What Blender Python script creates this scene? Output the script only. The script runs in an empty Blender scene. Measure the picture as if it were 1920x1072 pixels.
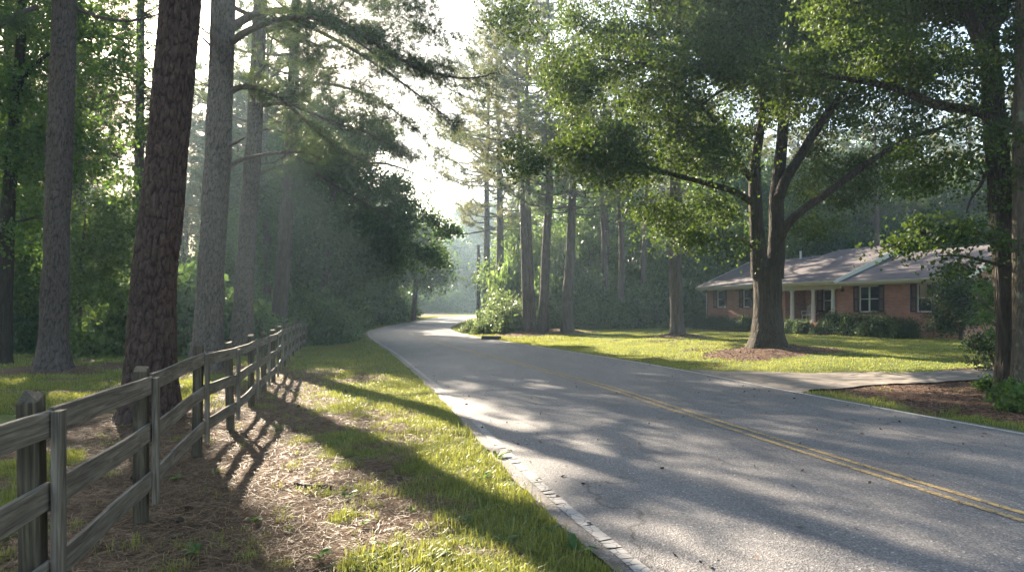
import bpy, math, random
import numpy as np
SC = bpy.context.scene
COL = SC.collection
F, HY, CAMZ = 1300.0, 585.0, 1.7
rg = np.random.default_rng(7)

# ------------------------------------------------------------------ noise
def _h(ix, iy, iz=0, s=0):
    n = (ix * 73856093) ^ (iy * 19349663) ^ (iz * 83492791) ^ (s * 2654435761 & 0x7fffffff)
    n = (n ^ (n >> 13)) & 0x7fffffff
    n = (n * ((n * n * 15731 + 789221) & 0x7fffffff) + 1376312589) & 0x7fffffff
    return n / float(0x7fffffff)
def vnoise(x, y, s=0):
    x = np.asarray(x, float); y = np.asarray(y, float)
    ix = np.floor(x).astype(np.int64); iy = np.floor(y).astype(np.int64)
    fx = x - ix; fy = y - iy
    fx = fx * fx * (3 - 2 * fx); fy = fy * fy * (3 - 2 * fy)
    a = _h(ix, iy, 0, s); b = _h(ix + 1, iy, 0, s); c = _h(ix, iy + 1, 0, s); d = _h(ix + 1, iy + 1, 0, s)
    return (a * (1 - fx) + b * fx) * (1 - fy) + (c * (1 - fx) + d * fx) * fy
def fbm(x, y, o=4, s=0):
    t = 0; a = .5; n = 0
    for i in range(o):
        t = t + a * vnoise(np.asarray(x) * 2 ** i, np.asarray(y) * 2 ** i, s + i); n += a; a *= .5
    return t / n
def worley(x, y, wrapx, s=0):
    ix = np.floor(x).astype(np.int64); iy = np.floor(y).astype(np.int64)
    f1 = np.full(x.shape, 9.); f2 = np.full(x.shape, 9.)
    for dx in (-1, 0, 1):
        for dy in (-1, 0, 1):
            cx = ix + dx; cy = iy + dy
            wx = np.mod(cx, wrapx)
            px = cx + .1 + .8 * _h(wx, cy, 1, s); py = cy + .1 + .8 * _h(wx, cy, 2, s)
            d = np.hypot(px - x, py - y)
            m = d < f1
            f2 = np.where(m, f1, np.minimum(f2, d)); f1 = np.where(m, d, f1)
    return f1, f2
def sstep(a, b, x):
    t = np.clip((np.asarray(x, float) - a) / (b - a), 0, 1); return t * t * (3 - 2 * t)

# ------------------------------------------------------------------ terrain
def zf(y): return 1.6 * sstep(35, 150, y)
def flat(px, py):
    d = 20.
    for _ in range(60):
        d = .5 * d + .5 * (CAMZ - float(zf(d))) * F / (py - HY)
    return ((px - 960) / F * d, d)
def W(px, py, d): return np.array([(px - 960) / F * d, d, CAMZ - (py - HY) / F * d])
def resample(P, step):
    P = np.asarray(P, float); L = np.r_[0, np.cumsum(np.hypot(*np.diff(P[:, :2], axis=0).T))]
    n = max(2, int(L[-1] / step) + 1); t = np.linspace(0, L[-1], n)
    return np.c_[tuple(np.interp(t, L, P[:, k]) for k in range(P.shape[1]))]
def smooth(P, it=3):
    P = np.asarray(P, float)
    for _ in range(it):
        Q = np.empty((2 * len(P) - 2, P.shape[1])); Q[0::2] = .75 * P[:-1] + .25 * P[1:]; Q[1::2] = .25 * P[:-1] + .75 * P[1:]
        P = np.vstack([P[:1], Q, P[-1:]])
    return P
Lpx = [(1200,1072),(1000,905),(860,760),(790,701),(745,664),(715,646),(697,634),(690,627),(692,621),(714,614.5),(745,608),(775,603),(812,596.5)]
Rpx = [(1920,815),(1460,730),(1300,697),(1130,668.5),(998,648),(931,638),(875,628),(846,620),(842,614),(856,607),(876,600),(893,595.5)]
Cpx = [(1920,975),(1280,773),(1140,726),(1040,700.5),(940,672.5),(840,648),(790,634),(768,624)]
LE = [flat(*p) for p in Lpx]; RE = [flat(*p) for p in Rpx]; CE = [flat(*p) for p in Cpx]
LE = [(6.2,-16),(3.0,-3.7)] + LE + [(LE[-1][0]+1.0, LE[-1][1]+9), (LE[-1][0]+9, LE[-1][1]+19), (40, 145), (90,150)]
RE = [(12.9,-14),(10.3,-3)] + RE + [(RE[-1][0]+3, RE[-1][1]+7), (40, 129), (90, 134)]
CE = [(9.5,-15),(6.6,-3.7)] + CE
LE = resample(smooth(LE, 2), .35); RE = resample(smooth(RE, 2), .35); CE = resample(smooth(CE, 2), .3)
def dist_poly(x, y, P, closed=False):
    x = np.asarray(x, float); y = np.asarray(y, float)
    best = np.full(x.shape, 1e9)
    Q = P[::3] if len(P) > 200 else P
    for a, b in zip(Q[:-1], Q[1:]):
        dx, dy = b[0] - a[0], b[1] - a[1]; l2 = dx * dx + dy * dy + 1e-12
        t = np.clip(((x - a[0]) * dx + (y - a[1]) * dy) / l2, 0, 1)
        best = np.minimum(best, (x - a[0] - t * dx) ** 2 + (y - a[1] - t * dy) ** 2)
    return np.sqrt(best)
ROADPOLY = np.vstack([LE[::3], RE[::-1][::3]])
def inside(x, y, P):
    x = np.asarray(x, float); y = np.asarray(y, float); r = np.zeros(x.shape, bool)
    j = len(P) - 1
    for i in range(len(P)):
        c = ((P[i][1] > y) != (P[j][1] > y))
        with np.errstate(divide='ignore', invalid='ignore'):
            xx = (P[j][0] - P[i][0]) * (y - P[i][1]) / (P[j][1] - P[i][1]) + P[i][0]
        r ^= c & (x < xx); j = i
    return r
def rightside(x, y, dl, dr): return dr < dl
MOUNDS = []   # x, y, height, radius
def hfun(x, y, road=True):
    x = np.asarray(x, float); y = np.asarray(y, float)
    ins = inside(x, y, ROADPOLY); dl = dist_poly(x, y, LE); dr = dist_poly(x, y, RE)
    d = np.where(ins, -np.minimum(dl, dr), np.minimum(dl, dr)); rt = dr < dl
    z = zf(y) + np.where(rt, .38 * sstep(.6, 7, d), -.05 * sstep(.5, 3, d))
    off = sstep(0, 1.2, d)
    z = z + off * ((fbm(x * .5, y * .5, 3, 5) - .5) * .12 + (fbm(x * 2.3, y * 2.3, 3, 9) - .5) * .05 + (fbm(x * 9, y * 9, 2, 15) - .5) * .02)
    for (mx, my, mh, mr) in MOUNDS:
        z = z + mh * np.exp(-((x - mx) ** 2 + (y - my) ** 2) / (mr * mr))
    if road:
        z = z - np.where(ins, .10 * sstep(0, .9, -d) + .02, .02 * (1 - sstep(0, .3, d)))
    return z
def H(x, y): return float(hfun(np.array([x]), np.array([y]))[0])
def G(px, py):
    d = flat(px, py)[1]
    for _ in range(25):
        x = (px - 960) / F * d; z = H(x, d); d = .5 * d + .5 * (CAMZ - z) * F / (py - HY)
    return np.array([(px - 960) / F * d, d, H((px - 960) / F * d, d)])

# ------------------------------------------------------------------ mesh helpers
def make_mesh(name, V, faces, mats, midx=None, smooth_=False, uv=False):
    """faces: list of int arrays (n,k); midx: list of material index per array"""
    me = bpy.data.meshes.new(name)
    V = np.asarray(V, np.float32)
    me.vertices.add(len(V)); me.vertices.foreach_set('co', V.ravel())
    faces = [np.asarray(f, np.int32) for f in faces if len(f)]
    nl = sum(f.size for f in faces); nf = sum(len(f) for f in faces)
    me.loops.add(nl); me.loops.foreach_set('vertex_index', np.concatenate([f.ravel() for f in faces]))
    tot = np.concatenate([np.full(len(f), f.shape[1], np.int32) for f in faces])
    st = np.r_[0, np.cumsum(tot)[:-1]].astype(np.int32)
    me.polygons.add(nf); me.polygons.foreach_set('loop_start', st); me.polygons.foreach_set('loop_total', tot)
    if midx is not None:
        me.polygons.foreach_set('material_index', np.concatenate([np.full(len(f), m, np.int32) for f, m in zip(faces, midx)]))
    me.polygons.foreach_set('use_smooth', np.full(nf, smooth_, bool))
    for m in (mats if isinstance(mats, (list, tuple)) else [mats]): me.materials.append(m)
    me.update(calc_edges=True)
    if uv:
        ul = me.uv_layers.new(name='UVMap'); co = V
        nrm = np.empty(nf * 3, np.float32); me.polygons.foreach_get('normal', nrm); nrm = np.abs(nrm.reshape(-1, 3))
        ax = np.argmax(nrm, 1); axl = np.repeat(ax, tot)
        vi = np.concatenate([f.ravel() for f in faces]); c = co[vi]
        u = np.where(axl == 0, c[:, 1], c[:, 0]); v = np.where(axl == 2, c[:, 1], c[:, 2])
        ul.data.foreach_set('uv', np.c_[u, v].astype(np.float32).ravel())
    return me
def link(name, me, parent=None, loc=None, rz=0, sc=None):
    o = bpy.data.objects.new(name, me); COL.objects.link(o)
    if parent is not None: o.parent = parent
    if loc is not None: o.location = [float(v) for v in loc]
    if rz: o.rotation_euler = (0, 0, rz)
    if sc is not None: o.scale = sc if hasattr(sc, '__len__') else (sc,) * 3
    return o
def tag(o, label=None, cat=None, group=None, kind=None):
    if label: o['label'] = label
    if cat: o['category'] = cat
    if group: o['group'] = group
    if kind: o['kind'] = kind
    return o
class MB:
    def __init__(s): s.V = []; s.Q = []; s.T = []; s.N = 0
    def add(s, V, Q=None, T=None):
        V = np.asarray(V, float).reshape(-1, 3)
        if Q is not None and len(Q): s.Q.append(np.asarray(Q, int) + s.N)
        if T is not None and len(T): s.T.append(np.asarray(T, int) + s.N)
        s.V.append(V); s.N += len(V)
    def box(s, x0, x1, y0, y1, z0, z1):
        V = [(x, y, z) for z in (z0, z1) for x, y in ((x0, y0), (x1, y0), (x1, y1), (x0, y1))]
        s.add(V, [(0, 3, 2, 1), (4, 5, 6, 7), (0, 1, 5, 4), (1, 2, 6, 5), (2, 3, 7, 6), (3, 0, 4, 7)])
    def prism(s, A, B):      # two same-length rings
        n = len(A); V = list(A) + list(B)
        s.add(V, [(i, (i + 1) % n, n + (i + 1) % n, n + i) for i in range(n)])
        if n == 4: s.add(V, [(3, 2, 1, 0), (4, 5, 6, 7)])
        elif n == 3: s.add(V, None, [(2, 1, 0), (3, 4, 5)])
    def tubes(s, P, R, k=6, cap=False):     # P (N,M,3) R (N,M)
        P = np.asarray(P, float); R = np.asarray(R, float)
        N, M = P.shape[:2]
        T = np.gradient(P, axis=1); T /= np.linalg.norm(T, axis=2, keepdims=True) + 1e-9
        ref = np.where((np.abs(T[:, :1, 2:3]) > .8), np.array([1., .13, 0]), np.array([0, 0, 1.]))
        A = np.cross(T, np.broadcast_to(ref, T.shape)); A /= np.linalg.norm(A, axis=2, keepdims=True) + 1e-9
        Bv = np.cross(T, A); th = np.arange(k) * 2 * np.pi / k
        V = P[:, :, None] + R[:, :, None, None] * (A[:, :, None] * np.cos(th)[None, None, :, None] + Bv[:, :, None] * np.sin(th)[None, None, :, None])
        b = (np.arange(N)[:, None, None] * M + np.arange(M - 1)[None, :, None]) * k; j = np.arange(k)[None, None, :]; j2 = (j + 1) % k
        Q = np.stack([b + j, b + j2, b + k + j2, b + k + j], -1).reshape(-1, 4)
        s.add(V.reshape(-1, 3), Q)
    def mesh(s, name, mats, smooth_=False, uv=False):
        fs = ([np.vstack(s.Q)] if s.Q else []) + ([np.vstack(s.T)] if s.T else [])
        return make_mesh(name, np.vstack(s.V), fs, mats, None, smooth_, uv)

# ------------------------------------------------------------------ materials
def mat(name):
    m = bpy.data.materials.new(name); m.use_nodes = True; nt = m.node_tree
    b = nt.nodes['Principled BSDF']; return m, nt, b
def N(nt, t, **k):
    n = nt.nodes.new(t)
    for a, v in k.items():
        if a.startswith('i_'):
            n.inputs[a[2:].replace('_', ' ')].default_value = v
        else: setattr(n, a, v)
    return n
def ramp(nt, fac, stops, interp='LINEAR'):
    r = nt.nodes.new('ShaderNodeValToRGB'); r.color_ramp.interpolation = interp
    e = r.color_ramp.elements
    while len(e) < len(stops): e.new(.5)
    for i, (p, c) in enumerate(stops):
        e[i].position = p; e[i].color = (c[0], c[1], c[2], 1) if hasattr(c, '__len__') else (c, c, c, 1)
    if fac is not None: nt.links.new(fac, r.inputs[0])
    return r
def mixc(nt, fac, a, b, mode='MIX'):
    m = nt.nodes.new('ShaderNodeMix'); m.data_type = 'RGBA'; m.blend_type = mode
    for idx, v in ((0, fac), (6, a), (7, b)):
        if hasattr(v, 'is_linked') or hasattr(v, 'links'): nt.links.new(v, m.inputs[idx])
        elif idx == 0: m.inputs[0].default_value = v
        else: m.inputs[idx].default_value = (*v, 1)
    return m.outputs[2]
def coords(nt, kind='Object', scale=(1, 1, 1)):
    tc = nt.nodes.new('ShaderNodeTexCoord'); mp = nt.nodes.new('ShaderNodeMapping'); mp.inputs['Scale'].default_value = scale
    nt.links.new(tc.outputs[kind], mp.inputs[0]); return mp.outputs[0]
def noise(nt, vec, scale, detail=4, rough=.55, dist=0):
    n = N(nt, 'ShaderNodeTexNoise'); n.inputs['Scale'].default_value = scale; n.inputs['Detail'].default_value = detail
    n.inputs['Roughness'].default_value = rough; n.inputs['Distortion'].default_value = dist
    if vec is not None: nt.links.new(vec, n.inputs['Vector'])
    return n.outputs[0]
def bump(nt, b, h, strength, dist=.02):
    bp = nt.nodes.new('ShaderNodeBump'); bp.inputs['Strength'].default_value = strength; bp.inputs['Distance'].default_value = dist
    nt.links.new(h, bp.inputs['Height']); nt.links.new(bp.outputs[0], b.inputs['Normal'])
def leafmat(name, c0, c1, tr, tfac=.4, rough=.45, spec=.35):
    m, nt, b = mat(name); L = nt.links.new
    geo = nt.nodes.new('ShaderNodeNewGeometry')
    vec = coords(nt, 'Object'); nz = noise(nt, vec, .6, 2)
    ad = N(nt, 'ShaderNodeMath', operation='ADD'); L(geo.outputs['Random Per Island'], ad.inputs[0]); L(nz, ad.inputs[1])
    sb = N(nt, 'ShaderNodeMath', operation='SUBTRACT'); L(ad.outputs[0], sb.inputs[0]); sb.inputs[1].default_value = .5
    r = ramp(nt, sb.outputs[0], [(0, c0), (1, c1)])
    L(r.outputs[0], b.inputs['Base Color']); b.inputs['Roughness'].default_value = rough
    b.inputs['Specular IOR Level'].default_value = spec
    t = nt.nodes.new('ShaderNodeBsdfTranslucent')
    r2 = ramp(nt, sb.outputs[0], [(0, [v * .6 for v in tr]), (1, tr)]); L(r2.outputs[0], t.inputs[0])
    mx = nt.nodes.new('ShaderNodeMixShader'); mx.inputs[0].default_value = tfac
    L(b.outputs[0], mx.inputs[1]); L(t.outputs[0], mx.inputs[2]); L(mx.outputs[0], nt.nodes['Material Output'].inputs[0])
    return m
def barkmat(name, c0, c1, c2, sc=(9, 9, 2.2), st=.9, patch=0, plate=0):
    m, nt, b = mat(name); L = nt.links.new
    vec = coords(nt, 'Object', sc); nz = noise(nt, vec, 1, 6, .65, .6)
    v2 = coords(nt, 'Object', (1, 1, .5)); big = noise(nt, v2, 1.3, 3)
    vo = N(nt, 'ShaderNodeTexVoronoi', feature='DISTANCE_TO_EDGE'); L(vec, vo.inputs['Vector']); vo.inputs['Scale'].default_value = 1.1
    r = ramp(nt, nz, [(.3, c0), (.5, c1), (.72, c2)])
    col = mixc(nt, big, r.outputs[0], [v * 1.35 for v in c2], 'MIX')
    mm = N(nt, 'ShaderNodeMath', operation='MULTIPLY'); L(big, mm.inputs[0]); mm.inputs[1].default_value = .5
    col = mixc(nt, mm.outputs[0], r.outputs[0], [v * 1.2 for v in c2])
    if patch:
        pn = ramp(nt, noise(nt, coords(nt, 'Object', (2, 2, 1.5)), 2, 5, .7), [(.58, 0), (.66, 1)])
        col = mixc(nt, pn.outputs[0], col, (.16, .17, .13))
    if plate:
        at = N(nt, 'ShaderNodeAttribute', attribute_name='plate'); pr = ramp(nt, at.outputs['Fac'], [(0, .42), (.7, 1.1)]); col = mixc(nt, 1.0, col, pr.outputs[0], 'MULTIPLY')
    L(col, b.inputs['Base Color']); b.inputs['Roughness'].default_value = .93; b.inputs['Specular IOR Level'].default_value = .15
    vr = ramp(nt, vo.outputs['Distance'], [(0, 0), (.25, 1)])
    ad = N(nt, 'ShaderNodeMath', operation='ADD'); L(vr.outputs[0], ad.inputs[0]); L(nz, ad.inputs[1])
    bump(nt, b, ad.outputs[0], st, .03); return m
def simple(name, c, rough=.6, nscale=6, var=.25, bmp=0, metal=0, spec=.5):
    m, nt, b = mat(name); vec = coords(nt, 'Object'); nz = noise(nt, vec, nscale, 5)
    r = ramp(nt, nz, [(.25, [v * (1 - var) for v in c]), (.75, [min(1, v * (1 + var)) for v in c])])
    nt.links.new(r.outputs[0], b.inputs['Base Color']); b.inputs['Roughness'].default_value = rough; b.inputs['Metallic'].default_value = metal
    b.inputs['Specular IOR Level'].default_value = spec
    if bmp: bump(nt, b, nz, bmp)
    return m

M_BARK_PINE = barkmat('pine_bark', (.028, .022, .020), (.07, .056, .050), (.125, .102, .09))
M_BARK_RED = barkmat('red_pine_bark', (.018, .012, .010), (.05, .034, .029), (.105, .072, .060), (14, 14, 6), .6, 0, 1)
M_BARK_PLATE = barkmat('plated_pine_bark', (.03, .025, .022), (.072, .057, .050), (.128, .104, .09), (14, 14, 5), .6, 0, 1)
M_BARK_OAK = barkmat('grey_bark', (.014, .012, .010), (.036, .031, .025), (.07, .062, .05), (14, 14, 2.5), .8)
M_BARK_LICHEN = barkmat('mottled_bark', (.03, .024, .018), (.07, .058, .045), (.13, .11, .085), (12, 12, 3), .8, 1)
M_BARK_FAR = barkmat('far_bark', (.04, .03, .027), (.085, .065, .055), (.13, .105, .09), (6, 6, 1.6), .5)
M_NEEDLE = leafmat('pine_needles', (.025, .055, .022), (.075, .115, .04), (.12, .17, .05), .32, .5)
M_NEEDLE_W = leafmat('warm_pine_needles', (.04, .06, .018), (.13, .14, .045), (.24, .24, .07), .4, .5)
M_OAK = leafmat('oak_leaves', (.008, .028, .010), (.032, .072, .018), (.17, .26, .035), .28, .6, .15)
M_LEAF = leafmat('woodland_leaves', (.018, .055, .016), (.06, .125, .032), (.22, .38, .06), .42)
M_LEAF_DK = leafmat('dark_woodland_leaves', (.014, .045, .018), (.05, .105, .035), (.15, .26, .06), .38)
M_LEAF_YL = leafmat('yellow_green_understory_leaves', (.04, .085, .024), (.10, .155, .045), (.24, .36, .08), .42)  # yellow-green leaf colour of the understory plants
M_BUSH = leafmat('clipped_shrub_leaves', (.010, .028, .010), (.040, .075, .022), (.10, .16, .03), .3)
M_VINE = leafmat('roadside_bush_leaves', (.04, .07, .032), (.105, .145, .065), (.22, .30, .10), .35)
M_GRASS = leafmat('grass_blades', (.05, .09, .018), (.19, .21, .06), (.38, .40, .07), .38, .45)
M_LAWN = leafmat('lawn_blades', (.07, .11, .022), (.22, .245, .06), (.44, .46, .08), .4, .5)
M_STRAW = leafmat('dry_needles', (.08, .048, .024), (.235, .155, .08), (.2, .1, .05), .15, .6)
M_MULCH = leafmat('bark_chips', (.04, .024, .016), (.17, .10, .065), (.1, .05, .03), .05, .8)

# ------------------------------------------------------------------ leaves, needles
def unit(v): return v / (np.linalg.norm(v, axis=-1, keepdims=True) + 1e-9)
def leaf_geo(P, size, r, flat_=.5, jit=.35):
    n = len(P); nr = r.normal(size=(n, 3)); nr[:, 2] = nr[:, 2] * .6 + flat_ * np.sign(r.random(n) - .1); nr = unit(nr)
    a = unit(np.cross(nr, r.normal(size=(n, 3)))); b = np.cross(nr, a)
    L = (size * (1 - jit + 2 * jit * r.random(n)))[:, None]; w = L * .34
    V = np.stack([P - a * L * .5, P - a * L * .05 + b * w - nr * L * .1, P + a * L * .5 - nr * L * .12, P - a * L * .05 - b * w - nr * L * .1], 1)
    q = np.arange(n)[:, None] * 4
    return V.reshape(-1, 3), np.concatenate([q + [0, 1, 2], q + [0, 2, 3]]).astype(int)
def leaf_tri(V, n):
    q = np.arange(n)[:, None] * 4
    return q + np.array([[0, 1, 2, 3]])
def needle_geo(C, D, k, length, width, r):
    n = len(C); d = unit(np.repeat(D, k, 0) * .75 + r.normal(size=(n * k, 3)) * .62)
    P = np.repeat(C, k, 0) + r.normal(size=(n * k, 3)) * .025; l = (length * (.6 + .5 * r.random(n * k)))[:, None]
    s = unit(np.cross(d, r.normal(size=d.shape))) * width * .5
    V = np.stack([P - s, P + s, P + d * l + np.array([0, 0, -.02])], 1).reshape(-1, 3)
    return V, np.arange(n * k * 3).reshape(-1, 3)

BARKE = {}
def trunk_mesh(mb, path, radii, k=14, bark=0, seed=0, step=None, flare=0, ridges=0):
    """one thick stem; bark>0 raises plates on it"""
    radii = np.interp(np.linspace(0, 1, len(path)), np.linspace(0, 1, len(radii)), radii)
    P = smooth(np.c_[np.asarray(path, float), radii], 2)
    L = np.r_[0, np.cumsum(np.linalg.norm(np.diff(P[:, :3], axis=0), axis=1))]
    n = int(L[-1] / (step or .5)) + 2; t = np.linspace(0, L[-1], n)
    Q = np.c_[tuple(np.interp(t, L, P[:, i]) for i in range(4))]
    T = unit(np.gradient(Q[:, :3], axis=0)); A = unit(np.cross(T, np.array([.05, 1, .1]))); B = np.cross(T, A)
    th = np.arange(k) * 2 * np.pi / k
    R = Q[:, 3][:, None] * np.ones(k)[None]
    if flare:
        f = np.exp(-t / .45)[:, None]; lob = .5 + .5 * np.cos(th * 5 + seed) * .8 + .35 * np.cos(th * 3 + seed * 2)
        R = R * (1 + flare * f * (.45 + .75 * lob[None]))
    R = R * (1 + .075 * (vnoise(t[:, None] * .9 + seed * 7, (np.cos(th) * 1.5 + 5)[None], seed) - .5) * 2 + .04 * np.sin(th * 2 + seed)[None])
    if bark:
        wr = max(5, int(round(2 * np.pi * Q[0, 3] / .11)))
        X = np.broadcast_to(th / (2 * np.pi) * wr, R.shape); Y = np.broadcast_to((t / .24)[:, None], R.shape)
        X2 = X + .9 * (vnoise(X * 1., Y * 1.4, seed + 3) - .5) * np.minimum(1, np.minimum(X, wr - X))
        f1, f2 = worley(X2, Y + 1.1 * (vnoise(X * .7 + 3, Y * .5, 4) - .5) + .4 * (vnoise(X * 2, Y, 4) - .5), wr, seed); e = sstep(0, .32, f2 - f1)
        BARKE[id(mb)] = BARKE.get(id(mb), []) + [(mb.N, e.ravel())]
        R = R + bark * (e - .6) + bark * .35 * (vnoise(X * 3, Y * 6, seed + 8) - .5)
    if ridges:
        R = R + ridges * (np.abs(vnoise(np.cos(th)[None] * 7 + 20 + 0 * t[:, None], t[:, None] * 1.1 + np.sin(th)[None] * 7, seed + 2) - .5) * 2 - .4)
    V = Q[:, None, :3] + R[:, :, None] * (A[:, None] * np.cos(th)[None, :, None] + B[:, None] * np.sin(th)[None, :, None])
    b = np.arange(n - 1)[:, None] * k; j = np.arange(k)[None]; j2 = (j + 1) % k
    mb.add(V.reshape(-1, 3), np.stack([b + j, b + j2, b + k + j2, b + k + j], -1).reshape(-1, 4))
    return Q

def curve_pts(A, B, m, r, sag=.12, wob=.08):
    """A,B (N,3) -> (N,m,3) bent twigs"""
    t = np.linspace(0, 1, m)[None, :, None]; L = np.linalg.norm(B - A, axis=1)[:, None, None]
    P = A[:, None] * (1 - t) + B[:, None] * t
    off = r.normal(size=(len(A), 1, 3)) * L * wob + np.array([0, 0, 1]) * L * sag
    P = P + off * np.sin(np.pi * t) + r.normal(size=P.shape) * L * .02 * np.sin(np.pi * t)
    return P
def fill_crown(tm, cm, skel, srad, blobs, ncl, lper, lsize, r, spread=.45, gap=.38, droop=0., sides=4, keep=None, flatz=.55):
    """clusters fill the blobs, each tied by a twig to the nearest wood; tm trunk MB, cm crown MB"""
    C = []
    w = np.array([b[1][0] * b[1][1] * b[1][2] for b in blobs]) ** .8; w /= w.sum()
    for (c, rr), wi in zip(blobs, w):
        m = int(ncl * wi * 2.2) + 3; d = unit(r.normal(size=(m, 3))); u = r.random(m) ** .42
        p = np.array(c) + d * u[:, None] * np.array(rr)
        g = fbm(p[:, 0] * .55 + p[:, 2] * .35, p[:, 1] * .55 - p[:, 2] * .3, 2, 31)
        C.append(p[g > gap][:int(ncl * wi) + 1])
    C = np.vstack(C)
    if keep is not None: C = C[keep(C)]
    S = np.asarray(skel, float); SR = np.asarray(srad, float)
    D0 = np.array([np.min(np.linalg.norm(S - c, axis=1)) for c in C]); C = C[np.argsort(D0)]
    cap = 20 + len(S); SS = np.zeros((len(S) + len(C) * 5, 3)); RR = np.zeros(len(SS)); n = len(S); SS[:n] = S; RR[:n] = SR
    A = []; B = []; Ra = []
    paths = []
    for c in C:
        dd = np.linalg.norm(SS[:n] - c, axis=1) + .6 * np.maximum(0, SS[:n, 2] - c[2] + .2)
        i = int(np.argmin(dd)); a = SS[i].copy(); ra = min(RR[i] * .6, .012 + .012 * dd[i])
        P = curve_pts(a[None], c[None], 5, r, .10 - droop)[0]; paths.append(P); Ra.append(np.linspace(max(ra, .007), .006, 5))
        SS[n:n + 4] = P[1:]; RR[n:n + 4] = Ra[-1][1:]; n += 4
    if tm is not None: tm.tubes(np.array(paths), np.array(Ra), sides)
    k = (lper * (.6 + .8 * r.random(len(C)))).astype(int)
    PP = np.repeat(C, k, 0); sp = np.repeat(spread * (.6 + .8 * r.random(len(C))), k)
    off = r.normal(size=PP.shape) * sp[:, None] * np.array([1, 1, flatz])
    off[:, 2] -= .25 * (off[:, 0] ** 2 + off[:, 1] ** 2) / (sp + .01) * .5
    V, _ = leaf_geo(PP + off, lsize, r); cm.add(V, leaf_tri(V, len(PP)))
    return SS[:n]
def pine_limbs(tm, cm, r, bases, dirs, lens, rads, ntuft=26, nl=.2, nw=.012, kn=13, rise=.15, sub=9, tspread=.16):
    """bases,dirs (N,3): limbs with side branchlets and needle tufts"""
    Nn = len(bases); M = 9; t = np.linspace(0, 1, M)[None, :, None]; L = lens[:, None, None]
    side = unit(np.cross(dirs, np.array([0, 0, 1.])))[:, None]
    P = bases[:, None] + dirs[:, None] * t * L + np.array([0, 0, 1.]) * L * (rise * (t ** 2) - .10 * np.sin(np.pi * t)) \
        + side * L * (.07 * np.sin(t * (3 + 3 * r.random((Nn, 1, 1))) + r.random((Nn, 1, 1)) * 6) * t)
    P = P + r.normal(size=P.shape) * L * .012 * t
    tm.tubes(P, rads[:, None] * (1 - .85 * t[:, :, 0]), 6)
    pine_foliage(tm, cm, r, P, lens, ntuft, nl, nw, kn, sub, tspread)
    return P
def pine_foliage(tm, cm, r, P, lens, ntuft, nl, nw, kn, sub, tspread, t0=.35):
    Nn, M = P.shape[:2]; Cs = []; Ds = []
    A = []; B = []
    for i in range(Nn):
        nsub = max(3, int(sub * (lens[i] / 3.) ** .8)); tt = t0 + (1 - t0) * r.random(nsub) ** .8
        idx = tt * (M - 1); i0 = np.minimum(idx.astype(int), M - 2); f = (idx - i0)[:, None]
        a = P[i, i0] * (1 - f) + P[i, i0 + 1] * f
        td = unit(P[i, i0 + 1] - P[i, i0]); sd = unit(np.cross(td, np.array([0, 0, 1.]))) * np.sign(r.random(nsub) - .5)[:, None]
        dd = unit(td * .7 + sd * (.5 + .6 * r.random((nsub, 1))) + np.array([0, 0, .25]) * r.normal(size=(nsub, 1)) + np.array([0, 0, .1]))
        ll = lens[i] * (.16 + .22 * r.random(nsub)) * (1.15 - tt * .6)
        A.append(a); B.append(a + dd * ll[:, None])
    A = np.vstack(A); B = np.vstack(B); Q = curve_pts(A, B, 5, r, -.06, .07)
    tm.tubes(Q, np.linspace(.016, .006, 5)[None] * np.ones((len(Q), 1)), 4)
    Pe = np.concatenate([Q[:, k] for k in (1, 2, 3, 4, 4)]); De = np.concatenate([unit(Q[:, k] - Q[:, k - 1]) for k in (1, 2, 3, 4, 4)])
    # twiglets off each side branch
    Pe = np.repeat(Pe, 3, 0); De = unit(np.repeat(De, 3, 0) + r.normal(size=Pe.shape) * .55 + np.array([0, 0, .18])); Pe = Pe + De * (tspread * 2 * r.random((len(Pe), 1)))
    keep = r.random(len(Pe)) < ntuft / 30.
    V, T = needle_geo(Pe[keep], De[keep], kn, nl, nw, r); cm.add(V, None, T)

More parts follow.
